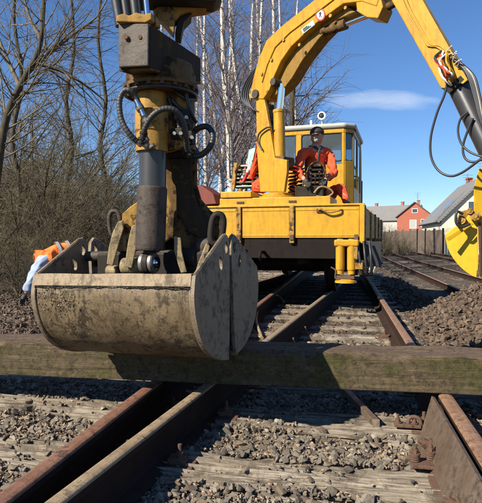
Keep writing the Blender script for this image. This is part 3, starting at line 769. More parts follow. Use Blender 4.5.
# single loose blocks that stand out
for (px, py, z_, r_, lab) in ((27, 407, .035, .035, 'pale cube shaped stone resting on the sleeper at the left edge'), (43, 384, .03, .04, 'rounded pale stone lying just under the left part of the timber')):
    me = stone_me[3 if px == 27 else 5].copy(); o = bpy.data.objects.new('loose_stone', me); COL.objects.link(o)
    o.location = at_z(px, py, z_); o.scale = (r_,) * 3; o.rotation_euler = (.2, .1, .6); tag(o, lab, 'stone')
# ------------------------------------------------------------------ clamshell grab in the foreground
def frame_fn(G, g, roll=0.0):
    A_ = Vector((math.cos(g), -math.sin(g), 0)); S_ = Vector((math.sin(g), math.cos(g), 0)); Zv = Vector((0, 0, 1))
    Rr = Matrix.Rotation(roll, 3, S_); A_ = Rr @ A_; Zv = Rr @ Zv
    def fn(a, s, z): return G + A_ * a + S_ * s + Zv * z
    Mx = Matrix(((S_.x, Zv.x, A_.x, G.x), (S_.y, Zv.y, A_.y, G.y), (S_.z, Zv.z, A_.z, G.z), (0, 0, 0, 1)))
    return fn, Mx, A_, S_, Zv
PROF = [(-.392, .400), (-.402, .35), (-.405, .30), (-.385, .225), (-.345, .15), (-.285, .088), (-.205, .042), (-.11, .014), (-.006, 0)]
def dense(pr, k=4):
    v = smooth_path([Vector((p[0], p[1], 0)) for p in pr], k); return [(p.x, p.y) for p in v]
PROF_Y = [(-.40, .400), (-.385, .33), (-.355, .26), (-.31, .195), (-.25, .135), (-.18, .08), (-.10, .035), (-.05, .014), (-.006, 0)]
def grab_shell(parent, fn, Mx, W, side, sx, sz, ms, me_, mp, gap=.006, hole=True, tag_label=None):
    """one half of a clamshell: curved shell, lip strip, weld and the two end plates"""
    pr = [(s * sx, z * sz) for s, z in dense(PROF_Y if ms is M['yellow_new'] else PROF)]
    pr = [(-abs(s) * 1.0 - gap if False else s - gap, z) for s, z in pr]
    sg = 1 if side < 0 else -1
    pr0 = list(pr)
    if side < 0 and ms is not M['yellow_new']: pr = pr + [(.03, .000), (.055, .004)]
    t = .014; n = len(pr); r = np.random.RandomState(3 if side < 0 else 4)
    inner = []
    for i, (s, z) in enumerate(pr):
        a, b = pr[max(i - 1, 0)], pr[min(i + 1, n - 1)]; dx, dz = b[0] - a[0], b[1] - a[1]; L = math.hypot(dx, dz)
        inner.append((s - dz / L * t, z + dx / L * t))
    NA = 40; vs = []; fs = []
    for j in range(NA + 1):
        a = -W / 2 + W * j / NA
        for (s, z) in pr:
            d = .0035 * math.sin(a * 9 + z * 14) + .002 * math.sin(a * 31 + s * 22)
            e = 1 if 0 < j < NA else 0
            vs.append(fn(a, sg * (s + d * e), z))
        for (s, z) in inner: vs.append(fn(a, sg * s, z))
    k = 2 * n
    for j in range(NA):
        for i in range(n - 1):
            fs.append((j * k + i, (j + 1) * k + i, (j + 1) * k + i + 1, j * k + i + 1))
            fs.append((j * k + n + i, j * k + n + i + 1, (j + 1) * k + n + i + 1, (j + 1) * k + n + i))
        fs.append((j * k, j * k + n, (j + 1) * k + n, (j + 1) * k))
        fs.append((j * k + n - 1, (j + 1) * k + n - 1, (j + 1) * k + 2 * n - 1, j * k + 2 * n - 1))
    m = MB(); m.add(vs, fs, True); sh = m.build('bucket_shell', ms, parent); sh.data.shade_smooth() if False else None
    ed = sh.modifiers.new('edge', 'EDGE_SPLIT'); ed.split_angle = R(40)
    if tag_label: sh['label'] = tag_label
    # lip strip and weld
    l0, l1 = pr[0], pr[4]
    m = MB()
    q = [(pr[0][0] - .009, pr[0][1] + .006), (pr[0][0] + .022, pr[0][1] + .006), (pr[0][0] + .022, pr[0][1] - .002), (pr[0][0] + .001, pr[0][1] - .002), (pr[4][0] - .0005, pr[4][1]), (pr[4][0] - .009, pr[4][1] + .002)]
    NB = 24; ring = []
    for j in range(NB + 1):
        a = -W / 2 + .004 + (W - .008) * j / NB
        ring.append([fn(a, sg * (s + (0.001 * math.sin(a * 23 + 1) if i < 4 else 0)), z + .0014 * math.sin(a * 17 + i) * (i in (0, 1))) for i, (s, z) in enumerate(q)])
    vs = [p for rg in ring for p in rg]; nq = len(q)
    fs = [(j * nq + i, j * nq + (i + 1) % nq, (j + 1) * nq + (i + 1) % nq, (j + 1) * nq + i) for j in range(NB) for i in range(nq)] + [tuple(range(nq)), tuple(range(NB * nq, NB * nq + nq))]
    m.add(vs, fs); m.build('lip', me_, sh, .002)
    m = MB(); pts = [fn(-W / 2 + W * j / 160, sg * (pr[4][0] - .006 + .0015 * math.sin(j * 2.1)), pr[4][1] - .004 + .0022 * math.sin(j * .43) + .001 * math.sin(j * 1.7)) for j in range(161)]
    m.tube(pts, [.0026 + .0006 * math.sin(j * 1.7) for j in range(161)], 6); m.build('weld_seam', M['black_oil'] if ms is not M['yellow_new'] else ms, sh)
    pr = pr0
    # end plates
    for e in (-1, 1):
        out = [(sg * (s - .006), z - .004) for s, z in pr] + [(sg * (-.010), .12 * sz), (sg * -.013, .52 * sz), (sg * -.022, .570 * sz), (sg * -.048, .590 * sz), (sg * -.085, .583 * sz), (sg * (pr[0][0] * .5 - .03), (pr[0][1] + .585 * sz) / 2 + .006)]
        holes = []
        if hole: holes = [oval(sg * -.125 * sx, .455 * sz, .020, .035, sg * .35), oval(sg * -.055 * sx, .530 * sz, .019, .030, sg * .1)]
        me2 = plate(out, holes, .016, Mx @ Matrix.Translation((0, 0, e * (W / 2 + .004))), 'end_plate', .0015)
        link_mesh('end_plate', me2, mp, parent)
        k_ = len(pr); up_ = [(sg * pr[0][0], pr[0][1]), (sg * (pr[0][0] * .5 - .03), (pr[0][1] + .585 * sz) / 2 + .006), (sg * -.085, .583 * sz), (sg * -.048, .590 * sz)]
        m = MB(); m.tube([(Mx @ Matrix.Translation((0, 0, e * (W / 2 + .004)))) @ Vector((a_, b_, 0)) for a_, b_ in up_], .0092, 4); m.build('lit_edge', M['grab_edge'] if mp is not M['yellow_new'] else mp, parent)  # paler strip on the rusty plates imitates light on their upper edges
        # edge bead where plate meets shell
        m = MB(); m.tube([fn(e * (W / 2 - .006), sg * (s - .003), z) for s, z in pr[5:]], .006, 6); m.build('edge_weld', mp, sh)
    return pr, sh
g0 = R(19.5)
Apx = Vector((math.cos(g0), -math.sin(g0), 0)); Spx = Vector((math.sin(g0), math.cos(g0), 0))
WG = .80
pivR = at(230, 238, 2.575); pivR.z = 0
G = pivR - Apx * WG / 2; G.z = .362
grab = thing('clamshell_grab', 'large earth smeared steel clamshell grab hanging open backed over the timber beam', 'grab', G)
fn, Mx, GA, GS, GZv = frame_fn(G, g0, R(-1.2))
def opened(fn, Mx, ang, pv=.53):
    c, s_ = math.cos(ang), math.sin(ang)
    def f(a, s, z): z -= pv; return fn(a, s * c - z * s_, s * s_ + z * c + pv)
    return f, Mx @ Matrix.Translation((0, pv, 0)) @ Matrix.Rotation(ang, 4, 'Z') @ Matrix.Translation((0, -pv, 0))
fn0 = fn; OPEN = R(3.4)
fn, MxN = opened(fn0, Mx, -OPEN); fnF, MxF = opened(fn0, Mx, OPEN)
prN, shN = grab_shell(grab, fn, MxN, WG, -1, 1, 1, M['grab'], M['grab_edge'], M['grab_plate'])
grab_shell(grab, fnF, MxF, WG, 1, 1, 1, M['grab'], M['grab_edge'], M['grab_plate'], gap=.012)
# clods of dried earth stuck to the shell
r = np.random.RandomState(8); m = MB()
for i in range(300):
    a = -.27 + .055 * r.randn() ; z = .29 + .035 * r.randn() - .1 * (a + .27)
    if r.rand() < .3: a = r.uniform(-.38, .38); z = r.uniform(.12, .36)
    sarr = np.array([p[0] for p in prN]); zarr = np.array([p[1] for p in prN]); s = float(np.interp(z, zarr[::-1], sarr[::-1]))
    V, Fc = hulls_lo[i % 12]; rad = r.uniform(.002, .006) * (1 if abs(a + .27) < .12 else .6); th_ = r.rand() * 6
    c = fn(a, s - .003, z); Rz = np.array(Euler((r.rand() * 6, r.rand() * 6, th_)).to_matrix())
    m.add([c + Vector(Rz @ (v * rad)) for v in V], [tuple(f) for f in Fc])
o = m.build('dried_clods', M['grab_edge'], shN); o['kind'] = 'stuff'
fn = fn0
m = MB(); m.box(fn0(.045, 0, .315), (.695, .14, .40), Matrix((GA, GS, GZv)).transposed()); m.build('gap_light_block', M['black_oil'], grab, .01)  # box added between the shells to stop light passing the plate gap
# hinge shafts, lugs and drums inside the open shells
m = MB(); m.cyl(fn(-WG / 2 + .01, -.03, .50), fn(WG / 2 - .01, -.03, .50), .026, n=20); m.build('hinge_shaft', M['sleeve'], grab)
m = MB(); m.cyl(fn(-WG / 2 + .01, .07, .47), fn(WG / 2 - .01, .07, .47), .03, n=20); m.build('rear_shaft', M['black_oil'], grab)
def along(px, py, Y, half, rad, mat, name, n=28, rim=True):
    c = at(px, py, Y); m = MB()
    m.lathe(c, GA, [(-half, 0.001), (-half, rad * .55), (-half, rad * .9), (-half + .006, rad), (half - .006, rad), (half, rad * .9), (half, rad * .5), (half + .006, rad * .45), (half + .006, .001)], n)
    return m.build(name, mat, grab)
along(124, 243, 2.72, .032, .046, M['cream'], 'drum'); along(132, 266, 2.66, .05, .042, M['cream'], 'drum'); along(113, 271, 2.72, .03, .03, M['cream'], 'drum')
along(206, 247, 2.62, .035, .050, M['sleeve'], 'drum'); along(190, 258, 2.6, .04, .05, M['black_oil'], 'drum')
def lug(pxs, Y, th_, mat, name, bev=.004, parent=None, dirv=None):
    d = (dirv or GS); pts = [at(x, y, Y) for x, y in pxs]; m = MB(); m.prism(pts, (dirv or GA.cross(Vector((0, 0, 1)))) * th_)
    return m.build(name, mat, parent or grab, bev)
BK = Vector((-.12, .99, 0)).normalized()
lug([(118, 222), (123, 220), (124, 228), (118, 248), (113, 266), (107, 264), (109, 248), (113, 232)], 2.66, .03, M['cream'], 'lug', dirv=BK)
lug([(132, 226), (138, 224), (140, 234), (136, 250), (132, 268), (125, 267), (127, 250), (129, 238)], 2.60, .03, M['cream'], 'lug', dirv=BK)
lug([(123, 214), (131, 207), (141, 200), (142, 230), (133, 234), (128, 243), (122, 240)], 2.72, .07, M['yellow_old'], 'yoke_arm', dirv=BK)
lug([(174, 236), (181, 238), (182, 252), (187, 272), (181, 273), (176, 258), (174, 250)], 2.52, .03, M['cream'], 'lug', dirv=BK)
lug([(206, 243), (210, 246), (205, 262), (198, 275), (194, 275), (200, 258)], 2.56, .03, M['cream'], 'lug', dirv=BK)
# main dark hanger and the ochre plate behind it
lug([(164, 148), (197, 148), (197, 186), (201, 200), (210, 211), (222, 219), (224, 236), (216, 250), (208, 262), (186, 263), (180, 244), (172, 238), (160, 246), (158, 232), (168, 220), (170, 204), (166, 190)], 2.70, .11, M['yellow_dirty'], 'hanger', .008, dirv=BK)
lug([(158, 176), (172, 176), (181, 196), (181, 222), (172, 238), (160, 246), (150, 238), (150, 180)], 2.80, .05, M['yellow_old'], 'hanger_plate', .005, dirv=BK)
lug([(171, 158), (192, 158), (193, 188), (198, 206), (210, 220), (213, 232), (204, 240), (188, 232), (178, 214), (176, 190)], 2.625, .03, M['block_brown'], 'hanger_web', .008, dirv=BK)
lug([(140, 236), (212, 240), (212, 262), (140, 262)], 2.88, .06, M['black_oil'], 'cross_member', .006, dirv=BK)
def ring_loop(cx, cy, rx, ry, Y, rot, mat, rad=.0105):
    pts = []
    for i in range(28):
        t_ = 2 * PI * i / 28; ex = abs(math.cos(t_)) ** .8 * (1 if math.cos(t_) > 0 else -1); ey = abs(math.sin(t_)) ** .7 * (1 if math.sin(t_) > 0 else -1)
        x = rx * ex; y = ry * ey; pts.append(at(cx + x * math.cos(rot) - y * math.sin(rot), cy + x * math.sin(rot) + y * math.cos(rot), Y))
    m = MB(); m.tube(pts, rad, 8, closed=True); m.build('lifting_loop', mat, grab)
ring_loop(115, 224, 5.5, 13, 2.74, -.08, M['sleeve'], .012); ring_loop(217, 229, 6, 15, 2.58, .12, M['black_oil'], .016)
# closing cylinder in front
def vcyl(px0, py0, px1, py1, Y, prof, mat, name, n=36, parent=None):
    a, b = at(px0, py0, Y), at(px1, py1, Y); L = (b - a).length
    m = MB(); m.lathe(a, b - a, [(t_ * L, rr_) for t_, rr_ in prof], n); return m.build(name, mat, parent or grab)
c_top = vcyl(152, 92, 152, 152, 2.5, [(0, .001), (0, .062), (.03, .070), (.30, .070), (.33, .079), (.66, .079), (.68, .075), (1, .075), (1, .02)], M['yellow_old'], 'cylinder_head')
vcyl(153, 150, 152.5, 192, 2.5, [(0, .063), (1, .063)], M['rod_dark'], 'cylinder_rod')
vcyl(152.5, 187, 150, 250, 2.5, [(0, .03), (0, .0655), (.02, .069), (.05, .0695), (.9, .070), (.97, .0685), (1, .066), (1, .02)], M['sleeve'], 'cylinder_sleeve')
kn = along(149, 263, 2.5, .036, .050, M['steel_grey'], 'knuckle'); along(149, 263, 2.5, .018, .054, M['black_oil'], 'knuckle_band')
along(149, 263, 2.5, .046, .03, M['chrome'], 'knuckle_pin')
m = MB(); m.cyl(at(150, 248, 2.5), at(149, 258, 2.5), .03); m.build('rod_eye', M['black_oil'], grab)
# rotator body behind the cylinder
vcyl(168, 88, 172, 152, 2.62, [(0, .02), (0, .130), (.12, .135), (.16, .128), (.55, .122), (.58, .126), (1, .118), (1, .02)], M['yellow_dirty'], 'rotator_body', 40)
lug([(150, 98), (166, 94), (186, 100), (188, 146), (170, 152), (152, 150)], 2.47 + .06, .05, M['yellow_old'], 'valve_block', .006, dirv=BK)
vcyl(180, 148, 180, 160, 2.68, [(0, .02), (0, .09), (.3, .1), (.7, .1), (1, .085), (1, .02)], M['black_oil'], 'swivel_ring', 32)
for px_, py_ in ((158, 112), (166, 128), (176, 118), (182, 138), (160, 140)):
    c = at(px_, py_, 2.49); m = MB(); m.cyl(c + Vector((0, .02, 0)), c - Vector((0, .012, 0)), .010, n=6); m.build('bolt', M['iron'], grab, .001)
for (x, y, w_, h_) in ((184, 118, .05, .07), (178, 134, .06, .05), (190, 138, .04, .06)):
    m = MB(); m.box(at(x, y, 2.50), (w_, .04, h_), Matrix.Rotation(-g0, 3, 'Z')); vb_ = m.build('valve', M['black_oil'], grab, .005)
    for q in (-1, 1):
        c = at(x, y, 2.48) + Vector((q * w_ * .25, 0, 0)); m = MB(); m.cyl(c, c + Vector((0, -.02, 0)), .009, n=6); m.build('nut', M['brass'], vb_)
# hoses with spiral guards
def hose(pts, Y, rad, mat, parent, name='hose', rings=True, dY=None):
    P = [at(x, y, Y if dY is None else Y + dY[i]) for i, (x, y) in enumerate(pts)]
    sp = smooth_path(P, 8)
    if rings:
        L = [0]
        for a, b in zip(sp[:-1], sp[1:]): L.append(L[-1] + (b - a).length)
        n = int(L[-1] / .0035); out = []
        for i in range(n + 1):
            d = L[-1] * i / n; k = max(0, min(len(sp) - 2, int(np.searchsorted(L, d)) - 1)); t_ = (d - L[k]) / max(1e-6, L[k + 1] - L[k]); out.append(sp[k].lerp(sp[k + 1], t_))
        m = MB(); m.tube(out, [rad * (1 + (.05 if i % 4 < 2 else -.03)) for i in range(len(out))], 12)
    else:
        m = MB(); m.tube(sp, rad, 12)
    return m.build(name, mat, parent)
def fitting(p0, p1, Y, rad, parent, mat=None):
    a, b = at(*p0, Y), at(*p1, Y); L = (b - a).length; m = MB()
    m.lathe(a, b - a, [(0, .002), (0, rad), (.3 * L, rad), (.3 * L, rad * 1.35), (.5 * L, rad * 1.35), (.5 * L, rad * .9), (.8 * L, rad * .9), (.8 * L, rad * 1.2), (L, rad * 1.2), (L, .002)], 8)
    m.build('hose_fitting', mat or M['brass'], parent)
hose([(141, 112), (137, 100), (131, 91), (124, 91), (119.5, 101), (121, 118), (128, 132), (138, 142), (146, 143)], 2.36, .0128, M['rubber_grey'], grab, dY=[.06, .03, 0, 0, 0, 0, 0, .02, .05])
hose([(143, 138), (145, 128), (152, 116), (163, 109), (174, 110), (182, 119), (186, 134), (187, 148), (192, 156)], 2.38, .0125, M['rubber_grey'], grab, dY=[0, -.02, -.04, -.04, -.03, 0, .04, .1, .14])
hose([(192, 156), (201, 155), (210, 147), (213, 136), (208, 127), (199, 128), (192, 135), (188, 146)], 2.52, .0140, M['rubber'], grab, dY=[0, -.02, -.04, -.04, -.02, 0, .03, .06])
hose([(168, 96), (172, 106), (178, 120), (180, 140)], 2.50, .013, M['rubber'], grab)
fitting((136, 100), (144, 116), 2.37, .013, grab, M['chrome']); fitting((144, 116), (150, 127), 2.38, .012, grab)
fitting((136, 141), (148, 146), 2.38, .014, grab); fitting((141, 144), (144, 132), 2.36, .015, grab, M['black_oil']); fitting((184, 148), (190, 156), 2.5, .016, grab, M['black_oil'])
for (x, y, w) in ((140, 108, .02), (146, 120, .019), (145, 141, .022), (152, 146, .015)):
    c = at(x, y, 2.37); m = MB(); m.lathe(c, Vector((.5, 0, -.8)), [(-.006, .002), (-.006, w), (.006, w), (.006, .002)], 10); m.build('hose_clamp', M['steel_grey'], grab)

# ------------------------------------------------------------------ end of the excavator arm above the grab
arm = thing('excavator_arm', 'end of the foreground excavator arm with a grey bolted bracket block above the grab', 'excavator arm', at(160, 60, 2.6))
fr = [at(119.5, 24, 2.33), at(150.5, 24, 2.28), at(150, 67.5, 2.28), at(119.5, 69, 2.33)]
bkx = [at(173, 60, 2.83), at(201, 58, 2.75), at(201, 82, 2.75), at(173, 84, 2.83)]
m = MB(); m.add(fr + bkx, [(0, 1, 2, 3), (5, 4, 7, 6), (0, 4, 5, 1), (1, 5, 6, 2), (2, 6, 7, 3), (3, 7, 4, 0)]); m.build('bracket_block', M['block_brown'], arm, .006)
fc = [p + Vector((-.0, -.006, 0)) for p in fr]; m = MB(); m.prism([fr[0].lerp(fr[2], .015), fr[1].lerp(fr[3], .015), fr[2].lerp(fr[0], .015), fr[3].lerp(fr[1], .015)], Vector((-.1, -.35, 0)).normalized() * .014)
for v_i in range(len(m.v)): m.v[v_i] = tuple(Vector(m.v[v_i]) + Vector((-.002, -.009, 0)))
m.build('face_plate', M['face_grey'], arm, .005)
for px_ in (127, 141):
    c = at(px_, 38, 2.287 if px_ > 130 else 2.298); m = MB(); d = Vector((-.18, -1, 0)).normalized(); m.cyl(c, c + d * .004, .013, n=20); m.cyl(c + d * .004, c + d * .014, .0095, n=6); m.build('bolt', M['iron'], arm, .001)
m = MB(); m.prism([at(x, y, 2.33) for x, y in ((121, 26), (122, 20), (128, 18), (134, 20), (141, 17), (149, 19), (156, 17), (156, 24), (150, 27))], Vector((.1, .4, 0)).normalized() * .1); m.build('collar', M['yellow_old'], arm, .004)
m = MB(); q0 = [at(119.8, 70, 2.34), at(150.2, 68.5, 2.29), at(201, 83, 2.76), at(176, 87, 2.86)]; m.prism(q0, (0, 0, -.012)); m.build('shim_plate', M['yellow_dirty'], arm, .002)
cR = at(161, 78, 2.55); 
m = MB(); m.lathe(cR, (0.01, .0, -1), [(-.055, .001), (-.055, .15), (.0, .165), (.045, .163), (.047, .178), (.062, .178), (.063, .16), (.085, .155), (.085, .001)], 44); m.build('slewing_ring', M['yellow_dirty'], arm)
m = MB()
pts = [cR + Vector((math.cos(t_) * .168, math.sin(t_) * .168, -.085)) for t_ in [2 * PI * i / 40 for i in range(40)]]
m.tube(pts, .008, 8, closed=True); m.build('grease_line', M['rubber'], arm)
for k in range(18):
    t_ = 2 * PI * k / 18; c = cR + Vector((math.cos(t_) * .170, math.sin(t_) * .170, -.060)); m = MB(); m.cyl(c, c + Vector((0, 0, -.016)), .010, n=6); m.build('ring_bolt', M['iron'], arm)
for (a_, b_) in (((176, 92), (196, 100)), ((172, 100), (192, 112)), ((186, 94), (196, 122))):
    m = MB(); p_, q_ = at(*a_, 2.47), at(*b_, 2.55); m.tube(smooth_path([p_, p_.lerp(q_, .5) + Vector((.0, -.03, -.02)), q_], 6), .009, 8); m.build('hydraulic_pipe', M['rubber'], arm)
m = MB(); m.prism([at(x, y, 2.72) for x, y in ((153, 14), (158, 10), (196, 7), (203, 3), (221, 0), (221, 6), (206, 12), (190, 14), (180, 18), (175, 24), (174, 36), (166, 27))], BK * .09); m.build('yoke', M['yellow_old'], arm, .005)
m = MB(); m.prism([at(x, y, 2.76) for x, y in ((178, 21), (186, 17), (192, 18), (184, 26), (181, 40), (175, 38))], BK * .12); m.build('yoke_web', M['black_oil'], arm, .004)
m = MB(); m.prism([at(x, y, 2.66) for x, y in ((132, 6), (150, 5), (214, 7), (221, 1), (218, -60), (112, -60), (104, -20))], BK * .14); m.build('stick_beam', M['black_oil'], arm, .008)
for (a_, b_, r_, mt) in (((113, -20), (121, 26), .026, 'rubber'), ((122, -20), (128, 22), .022, 'rod_dark'), ((132, -20), (137, 20), .024, 'rubber'), ((144, -20), (148, 22), .014, 'chrome')):
    m = MB(); m.cyl(at(*a_, 2.46), at(*b_, 2.46), r_); m.build('hydraulic_line', M[mt], arm)
# ------------------------------------------------------------------ yellow rail truck
C0 = Vector((.30, 7.0, 0)); KR = Vector((.956, -.294, 0)); KF = Vector((.294, .956, 0)); TRZ = math.atan2(KR.y, KR.x)
truck = thing('rail_truck', 'yellow rail maintenance truck with a crane and a cab, behind the grab', 'rail truck', C0, TRZ)
def K(u, w, z): return C0 + KR * u + KF * w + Vector((0, 0, z))
MK = Matrix((KR, KF, (0, 0, 1))).transposed()
def kbox(u0, u1, w0, w1, z0, z1, name, mat, bev=.006, parent=None):
    m = MB(); m.box(K((u0 + u1) / 2, (w0 + w1) / 2, (z0 + z1) / 2), (abs(u1 - u0), abs(w1 - w0), abs(z1 - z0)), MK)
    return m.build(name, mat, parent or truck, bev)
kbox(-1.27, 1.27, .02, .14, .70, .952, 'headstock', M['frame_dark'])
kbox(-1.27, 1.27, 6.3, 6.42, .70, .952, 'headstock', M['frame_dark'])
for s in (-1, 1):
    kbox(s * 1.26, s * 1.16, .14, 6.3, .74, .952, 'side_sill', M['frame_dark']); kbox(s * .5, s * .42, .14, 6.3, .62, .952, 'long_beam', M['frame_dark'])
deck = kbox(-1.28, 1.28, .03, 6.4, .953, 1.0, 'deck', M['frame_dark'])
kbox(-.9, .9, 2.0, 3.9, .42, .9, 'underframe_light_block', M['frame_dark'], .02)  # added box that blocks light beneath the frame
posts = (-1.27, -.34, .38, 1.27)
for a, b in zip(posts[:-1], posts[1:]):
    bd = kbox(a + .035, b - .035, 0, .035, .966, 1.372, 'drop_board', M['yellow'], .008)
    for z in (1.0, 1.33): kbox(a + .05, b - .05, -.006, .0, z - .010, z + .010, 'rib', M['yellow'], .003, bd)
for p in posts:
    po = kbox(p - .03, p + .03, -.028, .03, .90, 1.385, 'post', M['yellow_old'] if abs(p) < 1 else M['yellow'], .005)
kbox(-1.30, 1.30, -.02, .05, 1.376, 1.40, 'top_rail', M['yellow'], .006)
for s in (-1, 1):
    for i in range(5):
        w0 = .08 + i * 1.27
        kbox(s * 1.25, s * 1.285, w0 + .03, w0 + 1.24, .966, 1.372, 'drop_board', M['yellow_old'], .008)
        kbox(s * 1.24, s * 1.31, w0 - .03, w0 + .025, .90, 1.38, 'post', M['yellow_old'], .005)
def hinge(u, z):
    m = MB(); m.box(K(u, -.032, z), (.05, .02, .07), MK); m.build('hinge', M['iron'], truck, .003)
for p in (-.34, .38, 1.2): hinge(p, .975)
m = MB(); m.tube(smooth_path([K(.72, -.01, 1.315), K(.76, -.05, 1.33), K(.86, -.055, 1.29), K(.98, -.05, 1.31), K(1.02, -.01, 1.325)], 5), .012, 8); m.build('latch_handle', M['yellow_old'], truck)
kbox(.70, .78, -.02, .0, 1.29, 1.34, 'latch', M['iron'], .003)
# crane frame on the deck
fr_ = kbox(-.66, .86, .12, .80, 1.0, 1.51, 'crane_frame', M['yellow'], .012)
kbox(-.64, -.20, .10, .60, 1.515, 1.60, 'frame_block', M['yellow'], .012)
for u in (-.36, .36): kbox(u - .05, u + .05, .108, .12, 1.435, 1.462, 'slot', M['interior'], .002, fr_)
kbox(-.66, .86, .085, .118, 1.40, 1.418, 'ledge', M['yellow'], .003)
m = MB(); m.lathe(K(-.42, .3, 1.60), (0, 0, 1), [(0, .04), (.02, .045), (.03, .025), (.05, .022), (.06, .001)], 16); m.build('filler_cap', M['yellow_old'], truck)
# wheels
for w in (1.25, 4.95):
    m = MB(); m.cyl(K(-.72, w, .59), K(.72, w, .59), .06); m.build('axle', M['frame_dark'], truck)
    for s in (-1, 1):
        c = K(s * .75, w, .59); m = MB(); d = KR * s
        m.lathe(c, d, [(-.07, .05), (-.07, .45), (-.045, .45), (-.035, .42), (.065, .415), (.065, .35), (.03, .33), (.02, .15), (.08, .12), (.08, .001)], 40); wh = m.build('wheel', M['frame_dark'], truck)
        m = MB(); m.cyl(c + d * .14, c + d * .32, .09); m.build('axle_box', M['frame_dark'], wh)
        for k in range(5):
            m = MB(); m.box(c + d * .24 + Vector((0, 0, .11 + .016 * k)), (.08, .9 - .14 * k, .013), MK); m.build('spring_leaf', M['frame_dark'], wh)
m = MB(); m.tube(smooth_path([K(0, .02, .78), K(0, -.16, .78), K(0, -.2, .72), K(0, -.14, .68)], 5), .022, 8); m.build('coupling_hook', M['frame_dark'], truck)
m = MB(); m.box(K(-.28, -.01, .80), (.05, .03, .07), MK); m.build('lamp_socket', M['red_plain'], truck, .004)
# stabiliser leg at the near right corner
st = kbox(.94, 1.24, -.16, -.03, .86, .945, 'stabiliser', M['yellow_crane'], .02)
for u in (1.01, 1.15):
    m = MB(); m.lathe(K(u, -.10, .955), (0, 0, -1), [(0, .001), (0, .035), (.02, .05), (.05, .055), (.38, .055), (.40, .045), (.44, .045), (.44, .001)], 24); m.build('leg_tube', M['yellow_crane'], st)
kbox(1.16, 1.23, -.145, -.06, .70, .93, 'bracket', M['yellow_old'], .01, st); kbox(.97, 1.19, -.155, -.05, .455, .50, 'clamp_block', M['iron'], .006, st)
m = MB(); m.lathe(K(1.08, -.1, .455), (0, 0, -1), [(0, .001), (0, .07), (.02, .13), (.045, .135), (.05, .001)], 24); m.build('foot', M['yellow_crane'], st)
kbox(1.20, 1.29, -.15, -.07, .58, .66, 'lock', M['yellow_old'], .006, st)
m = MB(); m.tube(smooth_path([K(.9, -.11, .60), K(.96, -.14, .56), K(.96, -.16, .47), K(1.02, -.17, .44)], 5), .009, 6); m.build('safety_chain', M['iron'], st)
# black hoses, steps and brackets hanging at the near right corner
sb = kbox(1.30, 1.36, .0, .5, .55, .93, 'step_frame', M['rubber'], .01)
for i in range(7): kbox(1.29, 1.50, .02 + .035 * i, .035 + .035 * i, .60, .92, 'rib', M['rubber'], .003, sb)
for i in range(3): kbox(1.30, 1.52, .05, .42, .48 + .16 * i, .50 + .16 * i, 'step', M['rubber'], .004, sb)
for k in range(3):
    m = MB(); m.tube(smooth_path([K(1.22 + .07 * k, -.04, .92), K(1.24 + .07 * k, -.12, .78), K(1.27 + .06 * k, -.13, .60), K(1.30 + .05 * k, -.05, .52), K(1.34 + .05 * k, .03, .62)], 6), .016, 8); h_ = m.build('brake_hose', M['rubber'], truck)
    m = MB(); m.cyl(K(1.30 + .05 * k, -.05, .52), K(1.33 + .05 * k, 0, .60), .022, n=10); m.build('hose_coupling', M['brass'], h_)
# cab ------------------------------------------------------------
cabp = [(-.62, 2.85), (.74, 2.85), (.88, 3.0), (.88, 4.6), (-.62, 4.6)]
cab = kbox(-.60, .86, 2.90, 4.58, 1.0, 1.06, 'cab', M['yellow'], .01)
def wall(a, b, z0, z1, openings, mat, t=.04):
    """panel between two plan points with real window openings; openings (t0,t1,za,zb)"""
    a, b = Vector(a), Vector(b); L = (b - a).length; d = (b - a) / L
    def seg(s0, s1, za, zb, nm='cab_panel'):
        if s1 - s0 < 1e-3 or zb - za < 1e-3: return
        c = a + d * (s0 + s1) / 2; p = K(c.x, c.y, (za + zb) / 2); D = KR * d.x + KF * d.y
        m = MB(); m.box(p, (s1 - s0, t, zb - za), Matrix((D, Vector((-D.y, D.x, 0)), (0, 0, 1))).transposed()); m.build(nm, mat, cab, .006)
    zs = min([o[2] for o in openings], default=z1); ze = max([o[3] for o in openings], default=z1)
    seg(0, L, z0, zs); seg(0, L, ze + (.002 if openings else 0), z1)
    cur = 0
    for (t0, t1, za, zb) in openings:
        seg(cur, t0 * L, zs, ze, 'cab_pillar'); cur = t1 * L
        c0_, c1_ = a + d * t0 * L, a + d * t1 * L
        D = KR * d.x + KF * d.y; N_ = Vector((D.y, -D.x, 0))
        P = lambda c, z, o=0.0: K(c.x, c.y, z) + N_ * o
        rr = .05; cor = []
        for (cx_, cz_, a0) in ((t1 * L - rr, zb - rr, 0), (t0 * L + rr, zb - rr, 90), (t0 * L + rr, za + rr, 180), (t1 * L - rr, za + rr, 270)):
            for k in range(5):
                th = R(a0 + k * 22.5); c = a + d * (cx_ + rr * math.cos(th)); cor.append(P(c, cz_ + rr * math.sin(th)))
        m = MB(); m.tube(cor, .017, 6, closed=True); fr0 = m.build('window_frame', M['rubber'], cab)
        m = MB(); m.prism(cor, N_ * .006); m.build('pane', M['glass'], fr0)
    if openings: seg(cur, L, zs, ze, 'cab_pillar')
wall(cabp[0], cabp[1], 1.06, 2.93, [(.05, .36, 2.30, 2.86), (.43, .97, 2.36, 2.86)], M['yellow'])
wall(cabp[1], cabp[2], 1.06, 2.93, [(.10, .92, 2.36, 2.86)], M['yellow'])
wall(cabp[2], cabp[3], 1.06, 2.93, [(.04, .46, 2.30, 2.86), (.54, .96, 1.9, 2.86)], M['yellow'])
wall(cabp[3], cabp[4], 1.06, 2.93, [(.05, .48, 2.20, 2.86), (.55, .95, 2.2, 2.86)], M['yellow'])
wall(cabp[4], cabp[0], 1.06, 2.93, [(.08, .92, 2.20, 2.86)], M['yellow'])
